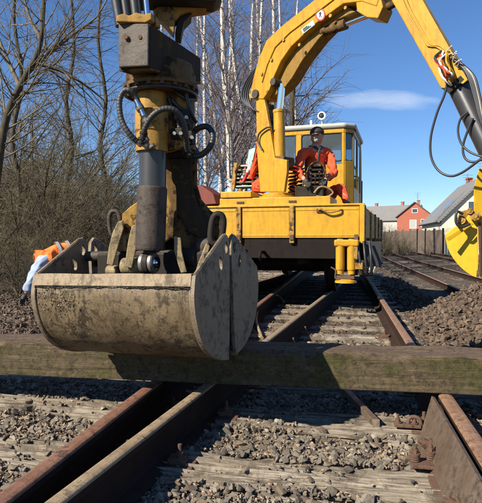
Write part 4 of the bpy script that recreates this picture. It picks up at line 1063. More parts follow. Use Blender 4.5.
ro = [(-.68, 2.79), (.76, 2.79), (.94, 2.97), (.94, 4.66), (-.68, 4.66)]
m = MB(); m.prism([K(u, w, 2.985) for u, w in ro], (0, 0, .10)); m.build('cab_roof', M['white'], cab, .045, seg=4)
kbox(-.55, .8, 3.3, 3.9, 1.06, 1.9, 'cab_console', M['interior'], .03, cab); kbox(.1, .6, 4.0, 4.4, 1.5, 2.3, 'cab_seat', M['interior'], .06, cab)
hn = MB(); hp = K(.33, 2.92, 3.19); hn.lathe(hp, -KF, [(-.14, .02), (-.1, .035), (0, .05), (.05, .070), (.06, .074), (.06, .052), (.03, .040), (.01, .001)], 28); hn.cyl(K(.33, 2.96, 3.03), hp + KF * .05, .014)
hn.build('roof_lamp', M['white_plain'], cab)
m = MB(); m.ball(hp - KF * .03, .042); m.build('lamp_glass', M['interior'], cab)
kbox(.12, .16, 2.85, 2.95, 3.03, 3.12, 'roof_bracket', M['white_plain'], .005, cab)
for (u, w) in ((.93, 3.05), (.93, 3.75)):
    m = MB(); m.tube([K(.88, w, 2.1), K(.98, w, 2.08), K(.98, w, 1.25), K(.88, w, 1.2)], .016, 8); m.build('handrail', M['rubber'], cab)
m = MB(); m.tube(smooth_path([K(.9, 3.0, 2.95), K(1.0, 3.0, 2.7), K(1.02, 3.0, 2.1), K(1.02, 3.0, 1.2), K(1.0, 3.0, 1.05)], 5), .013, 8); m.build('handrail', M['rubber'], cab)
# crane ------------------------------------------------------------
PA = Vector((.41, 7.5)); PDv = Vector((2.0, -2.1)).normalized(); PN = Vector((PDv.y, -PDv.x))         # vertical plane of the crane
if PN.y > 0: PN = -PN
PN3 = Vector((PN.x, PN.y, 0))
def pl(px, py, off=0.0):
    d = ray(px, py); o = PA + PN * off
    t = ((o - Vector((0, 0))).dot(PN)) / (d.x * PN.x + d.y * PN.y)
    return CAM + d * t
def pprism(pix, off, th, name, mat, bev=.008, parent=None):
    m = MB(); m.prism([pl(x, y, off) for x, y in pix], PN3 * th); return m.build(name, mat, parent or truck, bev)
m = MB(); m.lathe(K(.10, .48, 1.512), (0, 0, 1), [(0, .3), (.03, .3), (.03, .24), (.07, .24), (.07, .001)], 36); m.build('slew_base', M['yellow_crane'], truck)
col = pprism([(257, 91), (264, 93), (268, 112), (273, 140), (276, 158), (288, 160), (288, 172), (285, 192), (261, 192), (258, 150)], .10, .05, 'crane_column', M['yellow_crane'])
pprism([(257, 91), (266, 93), (271, 112), (274, 140), (276, 158), (288, 160), (288, 172), (285, 192), (261, 192), (258, 150)], -.12, .05, 'crane_column', M['yellow_crane'])
pprism([(260, 104), (270, 104), (276, 160), (284, 170), (282, 190), (263, 190)], -.01, .17, 'column_core', M['yellow_dirty'], parent=col)
pprism([(273, 156), (289, 157), (290, 167), (282, 171), (273, 167)], -.0, .22, 'clevis', M['yellow_dirty'], parent=col)
def pcyl(a, b, prof, mat, name, off=0.0, n=28, parent=None):
    p, q = pl(*a, off), pl(*b, off); L = (q - p).length; m = MB(); m.lathe(p, q - p, [(t_ * L, r_) for t_, r_ in prof], n); return m.build(name, mat, parent or truck)
pcyl((280, 160), (279, 110), [(0, .001), (0, .06), (.05, .078), (.93, .078), (.95, .085), (1, .085), (1, .001)], M['yellow_crane'], 'lift_cylinder', .03)
pcyl((279, 111), (282, 84), [(0, .052), (1, .052)], M['chrome'], 'lift_rod', .03)
boom_px = [(256, 100), (260, 80), (265, 62), (273, 43), (288, 29), (325, 0), (345, -16), (392, -18), (383, 10), (368, 5), (350, 7), (323, 26), (298, 49), (288, 63), (281, 78), (276, 92), (270, 101)]
boom = pprism(boom_px, 0, .28, 'boom', M['yellow_crane'], .014)
pprism([(262, 96), (277, 99), (290, 88), (297, 79), (307, 62), (324, 40), (342, 22), (360, 14), (350, 7), (323, 26), (298, 49), (288, 63), (281, 78), (270, 90)], -.06, .20, 'boom_belly', M['belly'], .01, boom)  # separate dark piece imitating the boom's shaded underside
edge = [pl(x, y, .146) for x, y in [(262, 82), (267, 65), (275, 47), (290, 32), (326, 5), (345, -10)]]
m = MB(); m.tube(edge, .012, 6); m.build('pipe', M['yellow_crane'], boom)
pprism([(360, -6), (384, -6), (388, 10), (383, 21), (372, 20), (362, 14)], .02, .22, 'boom_head', M['yellow_crane'], .012)
pcyl((322, 32), (346, 24), [(0, .001), (0, .06), (.9, .065), (1, .065), (1, .001)], M['yellow_dirty'], 'stick_cylinder', .0)
pcyl((344, 25), (372, 14), [(0, .032), (1, .032)], M['chrome'], 'stick_rod', .0)
pcyl((372, 16), (405, -3), [(0, .001), (0, .055), (.1, .045), (.9, .045), (1, .055), (1, .001)], M['yellow_dirty'], 'link', .0)
# round prohibition sign and maker's plate on the boom
sc_ = pl(320.5, 14.5, .1425); ux = (pl(325, 14.5, .1425) - pl(318, 14.5, .1425)).normalized(); uz = Vector((0, 0, 1))
def disc(c, r0, r1, off, name, mat, parent, n=36):
    m = MB(); c = c + PN3 * off; vs = []
    for rr_ in (r0, r1):
        vs += [c + (ux * math.cos(2 * PI * k / n) + uz * math.sin(2 * PI * k / n)) * rr_ for k in range(n)]
    if r0 > 0: m.add(vs, [(k, (k + 1) % n, n + (k + 1) % n, n + k) for k in range(n)])
    else: m.add(vs[n:], [tuple(range(n))])
    return m.build(name, mat, parent)
sg_ = disc(sc_, 0, .080, .004, 'warning_sticker', M['white_plain'], boom); disc(sc_, .060, .080, .006, 'red_ring', M['red_plain'], sg_)
mm = MB(); mm.box(sc_ + PN3 * .0055 + uz * .012, (.02, .02, .001)); 
m = MB()
for (x0, z0, x1, z1, w_) in ((-.0, .032, 0, -.005, .020), (-.022, .012, .022, .012, .012), (-.004, -.005, -.018, -.038, .011), (.004, -.005, .018, -.038, .011)):
    a_ = sc_ + ux * x0 + uz * z0 + PN3 * .0065; b_ = sc_ + ux * x1 + uz * z1 + PN3 * .0065; n_ = (b_ - a_).normalized().cross(PN3) * w_ / 2
    m.add([a_ - n_, a_ + n_, b_ + n_, b_ - n_], [(0, 1, 2, 3)])
m.build('pictogram', M['rubber'], sg_)
pq = [pl(x, y, .1445) for x, y in ((301, 29.5), (313, 20), (315, 24.5), (303, 34))]
m = MB(); m.prism(pq, PN3 * .003); pt = m.build('type_plate', M['teal'], boom)
for k in range(3):
    a_ = pq[0].lerp(pq[3], .25 + .25 * k); b_ = pq[1].lerp(pq[2], .25 + .25 * k)
    m = MB(); m.bar(a_.lerp(b_, .12) + PN3 * .004, a_.lerp(b_, .5 + .12 * k) + PN3 * .004, .012, .001, up=PN3); m.build('print_line', M['interior'], pt)
for k, (x, y) in enumerate(((262, 74), (268, 92), (284, 40), (300, 45), (331, 16), (346, 8), (272, 60))):
    c = pl(x, y, .14); m = MB(); m.cyl(c, c + PN3 * .018, .022, n=6 if k % 2 else 16); m.build('bolt', M['yellow_old'], boom)
pb = pl(281, 84, 0); m = MB(); m.cyl(pb - PN3 * .17, pb + PN3 * .17, .05); m.build('pivot_pin', M['sleeve'], boom)
pb = pl(263, 96, 0); m = MB(); m.cyl(pb - PN3 * .17, pb + PN3 * .17, .06); m.build('pivot_pin', M['sleeve'], boom)
for k in range(4):
    m = MB(); P_ = [pl(x, y, .12 - .05 * k) for x, y in ((265 - k, 62), (257 - 2 * k, 74), (250 - 2 * k, 86), (248 - 2 * k, 98), (252 - k, 108), (259, 112 + 2 * k))]
    m.tube(smooth_path(P_, 6), .014, 8); m.build('hose', M['rubber'], boom)
m = MB(); m.tube(smooth_path([pl(x, y, .16) for x, y in ((262, 150), (258, 142), (259, 134), (266, 128), (272, 127))], 6), .012, 8); m.build('hose', M['rubber'], boom)
stick = pprism([(392, -14), (397, 4), (446, 90.5), (455, 95.5), (469, 81), (421, -2), (415, -14)], .02, .22, 'stick', M['yellow_crane'], .010)
pprism([(409, -4), (458, 82), (463, 84), (468, 80), (421, -3)], .14, .014, 'stick_flange', M['yellow_crane'], .003, stick)
for k, off_ in enumerate((.145, .15)):
    m = MB(); m.tube(smooth_path([pl(x + k * 3, y - k, off_) for x, y in ((401, -5), (408, 12), (425, 42), (430, 46), (437, 47), (446, 55), (452, 66))], 5), .0075, 8); m.build('pipe', M['yellow_crane'], stick)
pprism([(446, 90), (455, 96), (470, 82), (466, 78), (452, 90)], .02, .26, 'stick_collar', M['black_oil'], .006, stick)
pcyl((457, 84), (499, 170), [(0, .105), (.97, .105), (1, .09), (1, .001)], M['rod_black'], 'telescopic_tube', .02, parent=truck)
hc = [M['rubber'], M['orange'], M['yellow_crane'], M['white_plain'], M['rubber'], M['rubber_grey'], M['yellow_old']]
rh = random.Random(4)
for k in range(11):
    x0 = 439 + rh.uniform(0, 10); y0 = 50 + rh.uniform(0, 8); x1 = 447 + rh.uniform(0, 12); y1 = 76 + rh.uniform(-4, 10)
    P_ = [pl(x0, y0, .16), pl(x0 - 3 + rh.uniform(-4, 5), (y0 + y1) / 2 - 4, .2 + rh.uniform(0, .1)), pl(x0 + 1 + rh.uniform(-3, 7), (y0 + y1) / 2 + 8, .22 + rh.uniform(0, .08)), pl(x1, y1, .17)]
    m = MB(); m.tube(smooth_path(P_, 6), .009 + .004 * rh.random(), 7); m.build('hose', hc[k % 7], stick)
for k in range(6):
    x0, y0 = 446 + 2.2 * k, 52 + 3 * k
    m = MB(); m.tube([pl(x0, y0, .17), pl(x0 + 5 + rh.uniform(-2, 5), y0 - 5 + rh.uniform(-3, 3), .26)], .006, 6); m.build('hose_end', M['white_plain'], stick)
for k in range(5):
    P_ = [pl(452 + 2 * k, 58 + k, .18), pl(466 + 2 * k, 72 + k, .2), pl(474 + 1.5 * k, 96, .2), pl(481 + k, 122, .2), pl(495, 150, .15)]
    m = MB(); m.tube(smooth_path(P_, 6), .011, 7); m.build('hose', (M['rubber'], M['rubber_grey'], M['rubber'], M['steel_grey'], M['rubber'])[k], stick)
for P_, r_ in (([(447, 84), (444, 96), (437, 113), (431, 136), (431, 156), (438, 170), (450, 176), (463, 172), (482, 158), (492, 150)], .0125),
               ([(468, 112), (461, 118), (458, 130), (461, 143), (470, 152), (484, 157), (492, 156)], .011), ([(473, 118), (468, 130), (463, 146), (465, 158), (474, 162), (490, 156)], .012)):
    m = MB(); m.tube(smooth_path([pl(x, y, .15) for x, y in P_], 8), r_, 10); m.build('hose', M['rubber'], stick)

# operator's console: hose coils, hoop and levers
con = kbox(.36, .74, .28, .62, 1.512, 1.66, 'control_stand', M['black_oil'], .01)
def coil(px, y0, y1, Y, R_, mat, turns):
    a, b = at(px, y0, Y), at(px, y1, Y); P_ = []
    for i in range(turns * 12 + 1):
        t_ = i / (turns * 12); c = a.lerp(b, t_); P_.append(c + Vector((math.cos(i * PI / 6) * R_, math.sin(i * PI / 6) * R_, 0)))
    m = MB(); m.tube(P_, .011, 6); m.build('spring_coil', mat, con)
coil(293, 164, 194, 7.35, .06, M['orange'], 8); coil(293, 165, 195, 7.35, .045, M['rubber'], 9); coil(301, 168, 195, 7.45, .05, M['rubber'], 7)
m = MB(); m.tube(smooth_path([at(x, y, 7.2) for x, y in ((308, 197), (307, 180), (308, 169), (313, 163), (319, 162), (324, 167), (326, 178), (326, 196))], 6), .012, 8); m.build('guard_hoop', M['yellow_dirty'], con)
m = MB(); m.box(at(316.5, 179, 7.34), (.19, .08, .40), MK); m.build('valve_body', M['black_oil'], con, .01)
for k in range(7):
    m = MB(); c = at(316, 166 + 4.2 * k, 7.25); m.box(c, (.19 - .012 * abs(k - 3), .1, .028), MK); m.build('valve_slice', (M['yellow_dirty'], M['black_oil'])[k % 2], con, .006)
for k in range(6):
    m = MB(); a_ = at(308 + 3.6 * k, 190, 7.15); b_ = at(307 + 4.2 * k, 172 + (k % 3) * 2, 7.05); m.cyl(a_, b_, .007, n=8); m.ball(b_, .018, 10, 7); m.build('lever', M['rubber'], con)
m = MB(); m.tube(smooth_path([at(x, y, 7.05) for x, y in ((314, 193), (320, 187), (328, 188), (333, 193), (326, 197), (316, 196))], 5), .014, 8, closed=False); m.build('hand_ring', M['cream'], con)
kbox(.30, .62, .72, 1.05, 1.0, 1.56, 'seat_post', M['black_oil'], .02); kbox(.22, .70, .70, 1.12, 1.56, 1.63, 'crane_seat', M['rubber'], .03)

# things lying on the deck left of the crane column
def at_w(px, py, w):
    d = ray(px, py); n = KF; return CAM + d * (((C0 + KF * w).dot(n) - CAM.dot(n)) / d.dot(n))
sp_ = thing('slatted_stack', 'stack of pale green slatted trays on the truck deck left of the crane column', 'trays', at_w(250, 190, .9))
for k in range(6):
    m = MB(); c = at_w(249, 187 - 4 * k, .95); m.box(c, (.46 - .02 * k, .30, .020), MK); m.build('tray', (M['teal'], M['cream'], M['teal'])[k % 3], sp_, .006)
    for q in (-.17, 0, .17):
        m = MB(); m.box(c + KR * q + Vector((0, 0, .027)), (.03, .26, .033), MK); m.build('spacer', M['frame_dark'], sp_)
kbox(-.62, -.2, .85, 1.3, 1.0, 1.61, 'deck_box', M['frame_dark'], .01)
def pole(a, b, w, lab):
    p, q = at_w(*a, w), at_w(*b, w); t_ = thing('warning_pole', lab, 'pole', p, 0, 'red and white poles on the truck'); n = 5
    for k in range(n):
        m = MB(); m.cyl(p.lerp(q, k / n), p.lerp(q, (k + 1) / n - .004), .024, n=12); m.build('band', (M['red_plain'], M['white_plain'])[k % 2], t_)
pole((243, 182), (264, 134), .80, 'red and white pole leaning against the crane column, the longer of the two'); pole((240, 184), (252, 150), .84, 'shorter red and white pole leaning left of the longer one')
def drape(px, w, mat, name, lab, cat):
    pts = [at_w(x, y, w) for x, y in px]; c = sum(pts, Vector()) / len(pts)
    m = MB(); rr_ = random.Random(len(px)); N = 10; n = len(pts); vs = []
    for j in range(N + 1):
        f_ = j / N
        for i, p in enumerate(pts):
            vs.append(c.lerp(p, math.sin(f_ * PI / 2)) - KF * (.07 * math.cos(f_ * PI / 2) + .018 * math.sin(i * 2.3 + j * 1.7)))
    fs = [(j * n + i, j * n + (i + 1) % n, (j + 1) * n + (i + 1) % n, (j + 1) * n + i) for j in range(N) for i in range(n)]
    bs = [v + KF * .10 for v in vs[-n:]]; b0 = len(vs); fs += [(N * n + i, N * n + (i + 1) % n, b0 + (i + 1) % n, b0 + i) for i in range(n)] + [tuple(range(b0, b0 + n))]
    m.add(vs + bs, fs, True); o = m.build(name, mat, None); tag(o, lab, cat); return o
drape([(249, 150), (255, 147), (259, 152), (259, 163), (256, 172), (250, 174), (247, 166)], .82, M['teal'], 'work_cloth', 'pale teal cloth hung over the poles beside the crane column', 'cloth')
drape([(258, 136), (264, 132), (267, 139), (263, 152), (258, 166), (252, 180), (248, 178), (253, 162)], .74, M['orange'], 'safety_jacket', 'orange red safety jacket hanging left of the crane column', 'jacket')
drape([(252, 182), (258, 178), (266, 180), (268, 190), (262, 193), (252, 192)], .70, M['orange'], 'orange_bag', 'crumpled orange bag at the foot of the crane column', 'bag')
w_ = thing('hand_winch', 'small yellow winch with a round handle on the left of the truck deck', 'winch', at_w(236, 190, .8))
m = MB(); m.bar(at_w(233, 190, .8), at_w(236, 163, .8), .05, .05); m.build('post', M['yellow_old'], w_, .004)
m = MB(); c = at_w(239, 172, .75); m.tube([c + (KR * math.cos(t_) + Vector((0, 0, math.sin(t_)))) * .055 for t_ in [2 * PI * i / 20 for i in range(20)]], .011, 6, closed=True); m.build('handle', M['black_oil'], w_)
m = MB(); m.bar(at_w(232, 170, .8), at_w(240, 165, .8), .03, .04); m.build('arm', M['yellow_dirty'], w_, .004)
m = MB(); m.prism([at_w(x, y, .8) for x, y in ((196, 190), (206, 186), (219, 195), (222, 205), (196, 207))], KF * .5); tag(m.build('tool_chest', M['red_box'], None, .01), 'faded red steel chest at the left end of the truck deck', 'chest')

# ------------------------------------------------------------------ second grab, yellow, on the truck's crane
G2 = at(478, 277, 5.4)
yg = thing('clamshell_grab', 'bright yellow clamshell grab hanging from the crane at the right edge', 'grab', G2)
fy, My, A2, S2, Z2 = frame_fn(G2, R(-86), R(0))
# width axis runs away from the camera, opening axis to the right
fy, My, A2, S2, Z2 = frame_fn(G2, R(-86 + 0), 0)
def flip(): pass
S2 = Vector((math.cos(R(25)), -math.sin(R(25)), 0)); A2 = Vector((math.sin(R(25)), math.cos(R(25)), 0))
def fy(a, s, z): return G2 + A2 * (a + .36) + S2 * s + Vector((0, 0, z))
G3 = G2 + A2 * .36
My = Matrix(((S2.x, 0, A2.x, G3.x), (S2.y, 0, A2.y, G3.y), (0, 1, 0, G3.z), (0, 0, 0, 1)))
grab_shell(yg, fy, My, .68, -1, .76, 1.08, M['yellow_new'], M['yellow_new'], M['yellow_new'], hole=False)
grab_shell(yg, fy, My, .68, 1, .76, 1.08, M['yellow_new'], M['yellow_new'], M['yellow_new'], hole=False)
def yprism(px, Y, th, name, mat, bev=.006):
    m = MB(); m.prism([at(x, y, Y) for x, y in px], A2 * th); return m.build(name, mat, yg, bev)
yprism([(474, 188), (479, 170), (500, 160), (505, 214), (482, 232), (474, 222)], 5.55, .16, 'hanger', M['yellow_new'])
yprism([(456, 221), (460, 212), (466, 210), (475, 213), (476, 222), (468, 227), (458, 228)], 5.5, .10, 'crank_arm', M['yellow_old'])
for (x, y, r_) in ((461, 220, .045), (475, 216, .05), (470, 211, .03)):
    c = at(x, y, 5.36); m = MB(); m.lathe(c - A2 * .03, A2, [(0, .001), (0, r_ * .5), (.006, r_ * .55), (.006, r_), (.16, r_), (.16, .001)], 24); m.build('pivot_pin', M['yellow_old'], yg)
yprism([(446, 238), (471, 222.5), (474, 224), (449, 241)], 5.36, .03, 'edge_strip', M['yellow_new'], .003)
m = MB(); m.tube(smooth_path([at(x, y, 5.3) for x, y in ((463, 214), (457, 212), (456, 222), (461, 227), (470, 224))], 5), .014, 8); m.build('hose', M['rubber'], yg)
yprism([(478, 222), (481, 222), (481, 274), (479.5, 276)], 5.385, .02, 'seam_bar', M['iron'], .002)
# ------------------------------------------------------------------ people
def person(label, J, rad, loc, skin_idx=None):
    t = thing('person', label, 'person', loc); return t
def limb_pts(a, b, n=3, bow=(0, 0, 0)):
    a, b = Vector(a), Vector(b); return [a.lerp(b, i / n) + Vector(bow) * math.sin(PI * i / n) for i in range(n + 1)]
def hand(parent, wrist, direction, palm_n, mat, s=1.0, curl=.5):
    """glove with palm and five fingers"""
    d = Vector(direction).normalized(); n_ = Vector(palm_n).normalized(); side = d.cross(n_).normalized(); w = Vector(wrist)
    pts = [w, w + d * .045 * s, w + d * .085 * s]; rad = [(.024 * s), (.034 * s), (.030 * s)]; ed = [(0, 1), (1, 2)]
    skinned = skin('hand', pts, ed, rad, mat, parent, 1)
    m = MB()
    for k, (o_, L_) in enumerate(((-.030, .062), (-.010, .078), (.011, .072), (.030, .055))):
        b = w + d * .080 * s + side * o_ * s; P_ = [b - d * .01]; dd = d.copy()
        for j in range(3):
            dd = (dd + n_ * curl * .55).normalized(); P_.append(P_[-1] + dd * L_ * s / 3 * (1.15 - .12 * j))
        m.tube(smooth_path(P_, 2), [(.0098 - .0003 * i) * s for i in range(len(smooth_path(P_, 2)))], 8)
    P_ = [w + d * .03 * s - side * .025 * s, w + d * .055 * s - side * .045 * s + n_ * .01 * s, w + d * .08 * s - side * .05 * s + n_ * .03 * s]
    m.tube(smooth_path(P_, 2), .011 * s, 8); m.build('fingers', mat, skinned)
# the operator: seated, facing left of the camera, hands at the levers
hip = at(317, 195, 7.86); chest = at(315, 166, 7.80); neckb = at(315.5, 150, 7.76); neck = at(316.5, 145, 7.74); headc = at(317, 136.5, 7.72)
shL = at(302, 154, 7.66); shR = at(329, 154, 7.86); elL = at(297, 171, 7.42); elR = at(334, 173, 7.60); wrL = at(305, 180, 7.14); wrR = at(325, 180, 7.18)
hL = at(309, 196, 7.80); hR = at(325, 197, 7.86); knL = at(322, 186, 7.36); knR = at(341, 187, 7.46); anL = at(330, 203, 7.20); anR = at(347, 204, 7.36)
op = thing('person', 'seated operator in an orange jacket, dark cap and pale face mask at the crane levers', 'person', Vector((hip.x, hip.y, 1.40)))
spine = [hip, hip.lerp(chest, .5), chest, neckb, neck, headc]
body = skin('body', spine + [shL, elL, wrL, shR, elR, wrR, hL, knL, anL, hR, knR, anR],
            [(0, 1), (1, 2), (2, 3), (3, 4), (4, 5), (3, 6), (6, 7), (7, 8), (3, 9), (9, 10), (10, 11), (0, 12), (12, 13), (13, 14), (0, 15), (15, 16), (16, 17)],
            [.12, .11, .13, .07, .052, .075, .055, .042, .03, .055, .042, .03, .08, .06, .045, .08, .06, .045], M['skin'], op)
jk = skin('jacket', [hip, hip.lerp(chest, .5), chest, neckb, shL, shL.lerp(elL, .5), elL, elL.lerp(wrL, .9), shR, shR.lerp(elR, .5), elR, elR.lerp(wrR, .9)],
          [(0, 1), (1, 2), (2, 3), (3, 4), (4, 5), (5, 6), (6, 7), (3, 8), (8, 9), (9, 10), (10, 11)],
          [(.17, .14), (.175, .14), (.185, .14), (.11, .09), .098, .084, .078, .052, .105, .088, .078, .052], M['orange'], op, crease=.011, seed=3)
tr = skin('trousers', [hip - Vector((0, 0, .03)), hL, hL.lerp(knL, .5), knL, knL.lerp(anL, .5), anL, hR, hR.lerp(knR, .5), knR, knR.lerp(anR, .5), anR],
          [(0, 1), (1, 2), (2, 3), (3, 4), (4, 5), (0, 6), (6, 7), (7, 8), (8, 9), (9, 10)],
          [(.17, .14), .115, .105, .09, .08, .07, .115, .105, .09, .08, .07], M['orange'], op, crease=.009, seed=5)
face_d = Vector((-.42, -.88, -.24)).normalized(); side_d = face_d.cross(Vector((0, 0, 1))).normalized()
FM = Matrix((side_d, -face_d, side_d.cross(-face_d))).transposed()
m = MB(); m.ball(headc, .105, 24, 18, (.86, 1.0, 1.18), FM)
m.ball(headc + face_d * .10 + Vector((0, 0, -.005)), .018, 10, 8, (.8, 1.1, 1.5), FM)
for s in (-1, 1): m.ball(headc + side_d * s * .088 + Vector((0, 0, 0)), .024, 10, 8, (.4, .8, 1.3), FM)
m.build('head', M['skin'], op)
for s in (-1, 1):
    m = MB(); m.ball(headc + face_d * .094 + side_d * s * .033 + Vector((0, 0, .018)), .012, 8, 6, (1.3, .5, .7), FM); m.build('eye', M['hair'], op)
m = MB(); m.ball(headc + Vector((0, 0, .022)) - face_d * .012, .110, 22, 14, (.90, 1.0, 1.05), FM)
for i in range(len(m.v)):
    v = Vector(m.v[i]) - headc; f_ = v.dot(face_d)
    if v.z < .012 + .0 * f_ or f_ > .05 and v.z < .045: m.v[i] = tuple(headc + v * .90)
m.build('hair', M['hair'], op)
m = MB(); cc = headc + Vector((0, 0, .045)); m.ball(cc, .116, 24, 14, (.90, 1.02, .86), FM)
for i in range(len(m.v)):
    v = Vector(m.v[i]); 
    if v.z < cc.z - .004: m.v[i] = (cc.x + (v.x - cc.x) * .97, cc.y + (v.y - cc.y) * .97, cc.z - .004 - .001 * (i % 3))
cp = m.build('cap', M['hair'], op)
m = MB(); P_ = [cc + face_d * (.085 + .075 * math.cos(a)) + side_d * .078 * math.sin(a) + Vector((0, 0, .0)) for a in [(-1.45 + 2.9 * k / 10) for k in range(11)]]; m.prism(P_, (0, 0, .010)); m.build('cap_peak', M['hair'], cp)
m = MB(); mc = headc + face_d * .066 + Vector((0, 0, -.042)); m.ball(mc, .050, 18, 12, (1.0, .72, .86), FM); m.build('face_mask', M['mask'], op)
m = MB(); m.tube([neckb + Vector((math.cos(a) * .075, math.sin(a) * .07, .035 + .02 * math.sin(a))) for a in [2 * PI * i / 18 for i in range(18)]], .034, 8, closed=True); m.build('collar', M['dark_cloth'], op)
for a, b, q in ((elL, wrL, (0, 0, -1)), (elR, wrR, (0, 0, -1))): hand(op, b, b - a, q, M['glove'], 1.1, .8)
for kn_, an_ in ((knL, anL), (knR, anR)):
    f_ = Vector((.1, -1, -.15)).normalized(); a_ = an_ + Vector((0, 0, -.03))
    skin('boot', [an_ + Vector((0, .0, .05)), a_ + Vector((0, .02, -.03)), a_ + f_ * .10 + Vector((0, 0, -.03)), a_ + f_ * .19 + Vector((0, 0, -.04))], [(0, 1), (1, 2), (2, 3)], [.058, .055, .048, .038], M['dark_cloth'], op)
for s in (-1, 1):
    m = MB(); a_ = neckb + side_d * s * .085 + Vector((0, 0, .035)); m.tube(smooth_path([a_ - face_d * .02, a_ + face_d * .10 + Vector((0, 0, -.05)), chest + side_d * s * .09 + face_d * .16, chest.lerp(hip, .5) + side_d * s * .07 + face_d * .17], 5), .018, 6); m.build('strap', M['dark_cloth'], jk)
for (c_, r_) in ((chest.lerp(hip, .35), .19),):
    m = MB(); m.tube([c_ + Vector((math.cos(a) * .192, math.sin(a) * .158, 0)) for a in [2 * PI * i / 24 for i in range(24)]], .012, 6, closed=True); m.build('reflective_band', M['reflective'], jk)

# the bending worker behind the left end of the grab
hipB = at(80, 258, 7.7); midB = at(68, 254, 7.6); chB = at(53, 258, 7.5); nkB = at(46, 267, 7.42); hdB = at(48, 278, 7.30)
sh1 = at(43, 260, 7.28); el1 = at(33, 279, 7.25); wr1 = at(25.5, 294, 7.22); sh2 = at(50, 268, 7.66); el2 = at(51, 286, 7.7); wr2 = at(46, 299, 7.7)
k1 = at(74, 277, 7.55); a1 = at(79, 302, 7.65); k2 = at(84, 277, 7.85); a2 = at(90, 299, 7.95); h1 = at(77, 266, 7.6); h2 = at(82, 266, 7.8)
bw = thing('person', 'worker bending down in an orange vest and pale blue sleeves left of the grab', 'person', Vector((hipB.x, hipB.y, 0)))
skin('body', [hipB, midB, chB, nkB, hdB, sh1, el1, wr1, sh2, el2, wr2, h1, k1, a1, h2, k2, a2],
     [(0, 1), (1, 2), (2, 3), (3, 4), (2, 5), (5, 6), (6, 7), (2, 8), (8, 9), (9, 10), (0, 11), (11, 12), (12, 13), (0, 14), (14, 15), (15, 16)],
     [.12, .12, .12, .055, .08, .055, .042, .03, .055, .042, .03, .08, .06, .045, .08, .06, .045], M['skin'], bw)
skin('shirt', [midB, chB, sh1, sh1.lerp(el1, .5), el1, el1.lerp(wr1, .5), wr1, sh2, sh2.lerp(el2, .5), el2, wr2],
     [(0, 1), (1, 2), (2, 3), (3, 4), (4, 5), (5, 6), (1, 7), (7, 8), (8, 9), (9, 10)], [.14, .14, .115, .105, .095, .085, .062, .09, .080, .072, .05], M['sleeve_blue'], bw, crease=.008, seed=7)
skin('shirt_tail', [midB.lerp(hipB, .4), hipB], [(0, 1)], [.17, .17], M['sleeve_blue'], bw)
vs_ = skin('vest', [hipB.lerp(midB, .7), midB, chB.lerp(midB, .35), chB, nkB, sh1], [(0, 1), (1, 2), (2, 3), (3, 4), (3, 5)], [(.17, .19), (.19, .21), (.20, .22), (.21, .23), (.15, .17), .135], M['orange_lt'], bw, crease=.010, seed=8)
skin('trousers', [hipB, h1, h1.lerp(k1, .5), k1, a1, h2, h2.lerp(k2, .5), k2, a2], [(0, 1), (1, 2), (2, 3), (3, 4), (0, 5), (5, 6), (6, 7), (7, 8)], [.17, .12, .105, .09, .075, .12, .105, .09, .075], M['dark_cloth'], bw)
ax_ = (midB - chB).normalized(); e1v = ax_.cross(Vector((0, 1, 0))).normalized(); e2v = ax_.cross(e1v)
for q_, r_ in ((chB.lerp(midB, .45), .212), (midB.lerp(hipB, .12), .205)):
    m = MB(); ring_ = [[q_ + ax_ * o_ + (e1v * math.cos(a) * r_ + e2v * math.sin(a) * r_) for a in [2 * PI * i / 30 for i in range(30)]] for o_ in (-.022, .022)]
    m.add(ring_[0] + ring_[1], [(i, (i + 1) % 30, 30 + (i + 1) % 30, 30 + i) for i in range(30)], True); m.build('reflective_band', M['reflective'], vs_)
m = MB(); m.ball(hdB, .10, 20, 14, (.85, 1, 1.15)); m.ball(hdB + Vector((-.02, -.09, -.02)), .02, 8, 6); m.build('head', M['skin'], bw)
m = MB(); m.ball(hdB + Vector((.02, .01, -.02)), .112, 20, 14, (.9, 1, 1.05)); m.build('hair', M['hair'], bw)
hand(bw, wr1, wr1 - el1, (.6, -.4, 0), M['glove'], 1.15, .5); hand(bw, wr2, wr2 - el2, (.6, -.4, 0), M['glove'], 1.15, .5)
for an_ in (a1, a2):
    a_ = Vector((an_.x, an_.y, float(height(an_.x, an_.y)) + .07)); skin('boot', [an_, a_, a_ + Vector((-.12, -.05, -.01)), a_ + Vector((-.2, -.08, -.02))], [(0, 1), (1, 2), (2, 3)], [.065, .06, .05, .04], M['dark_cloth'], bw)

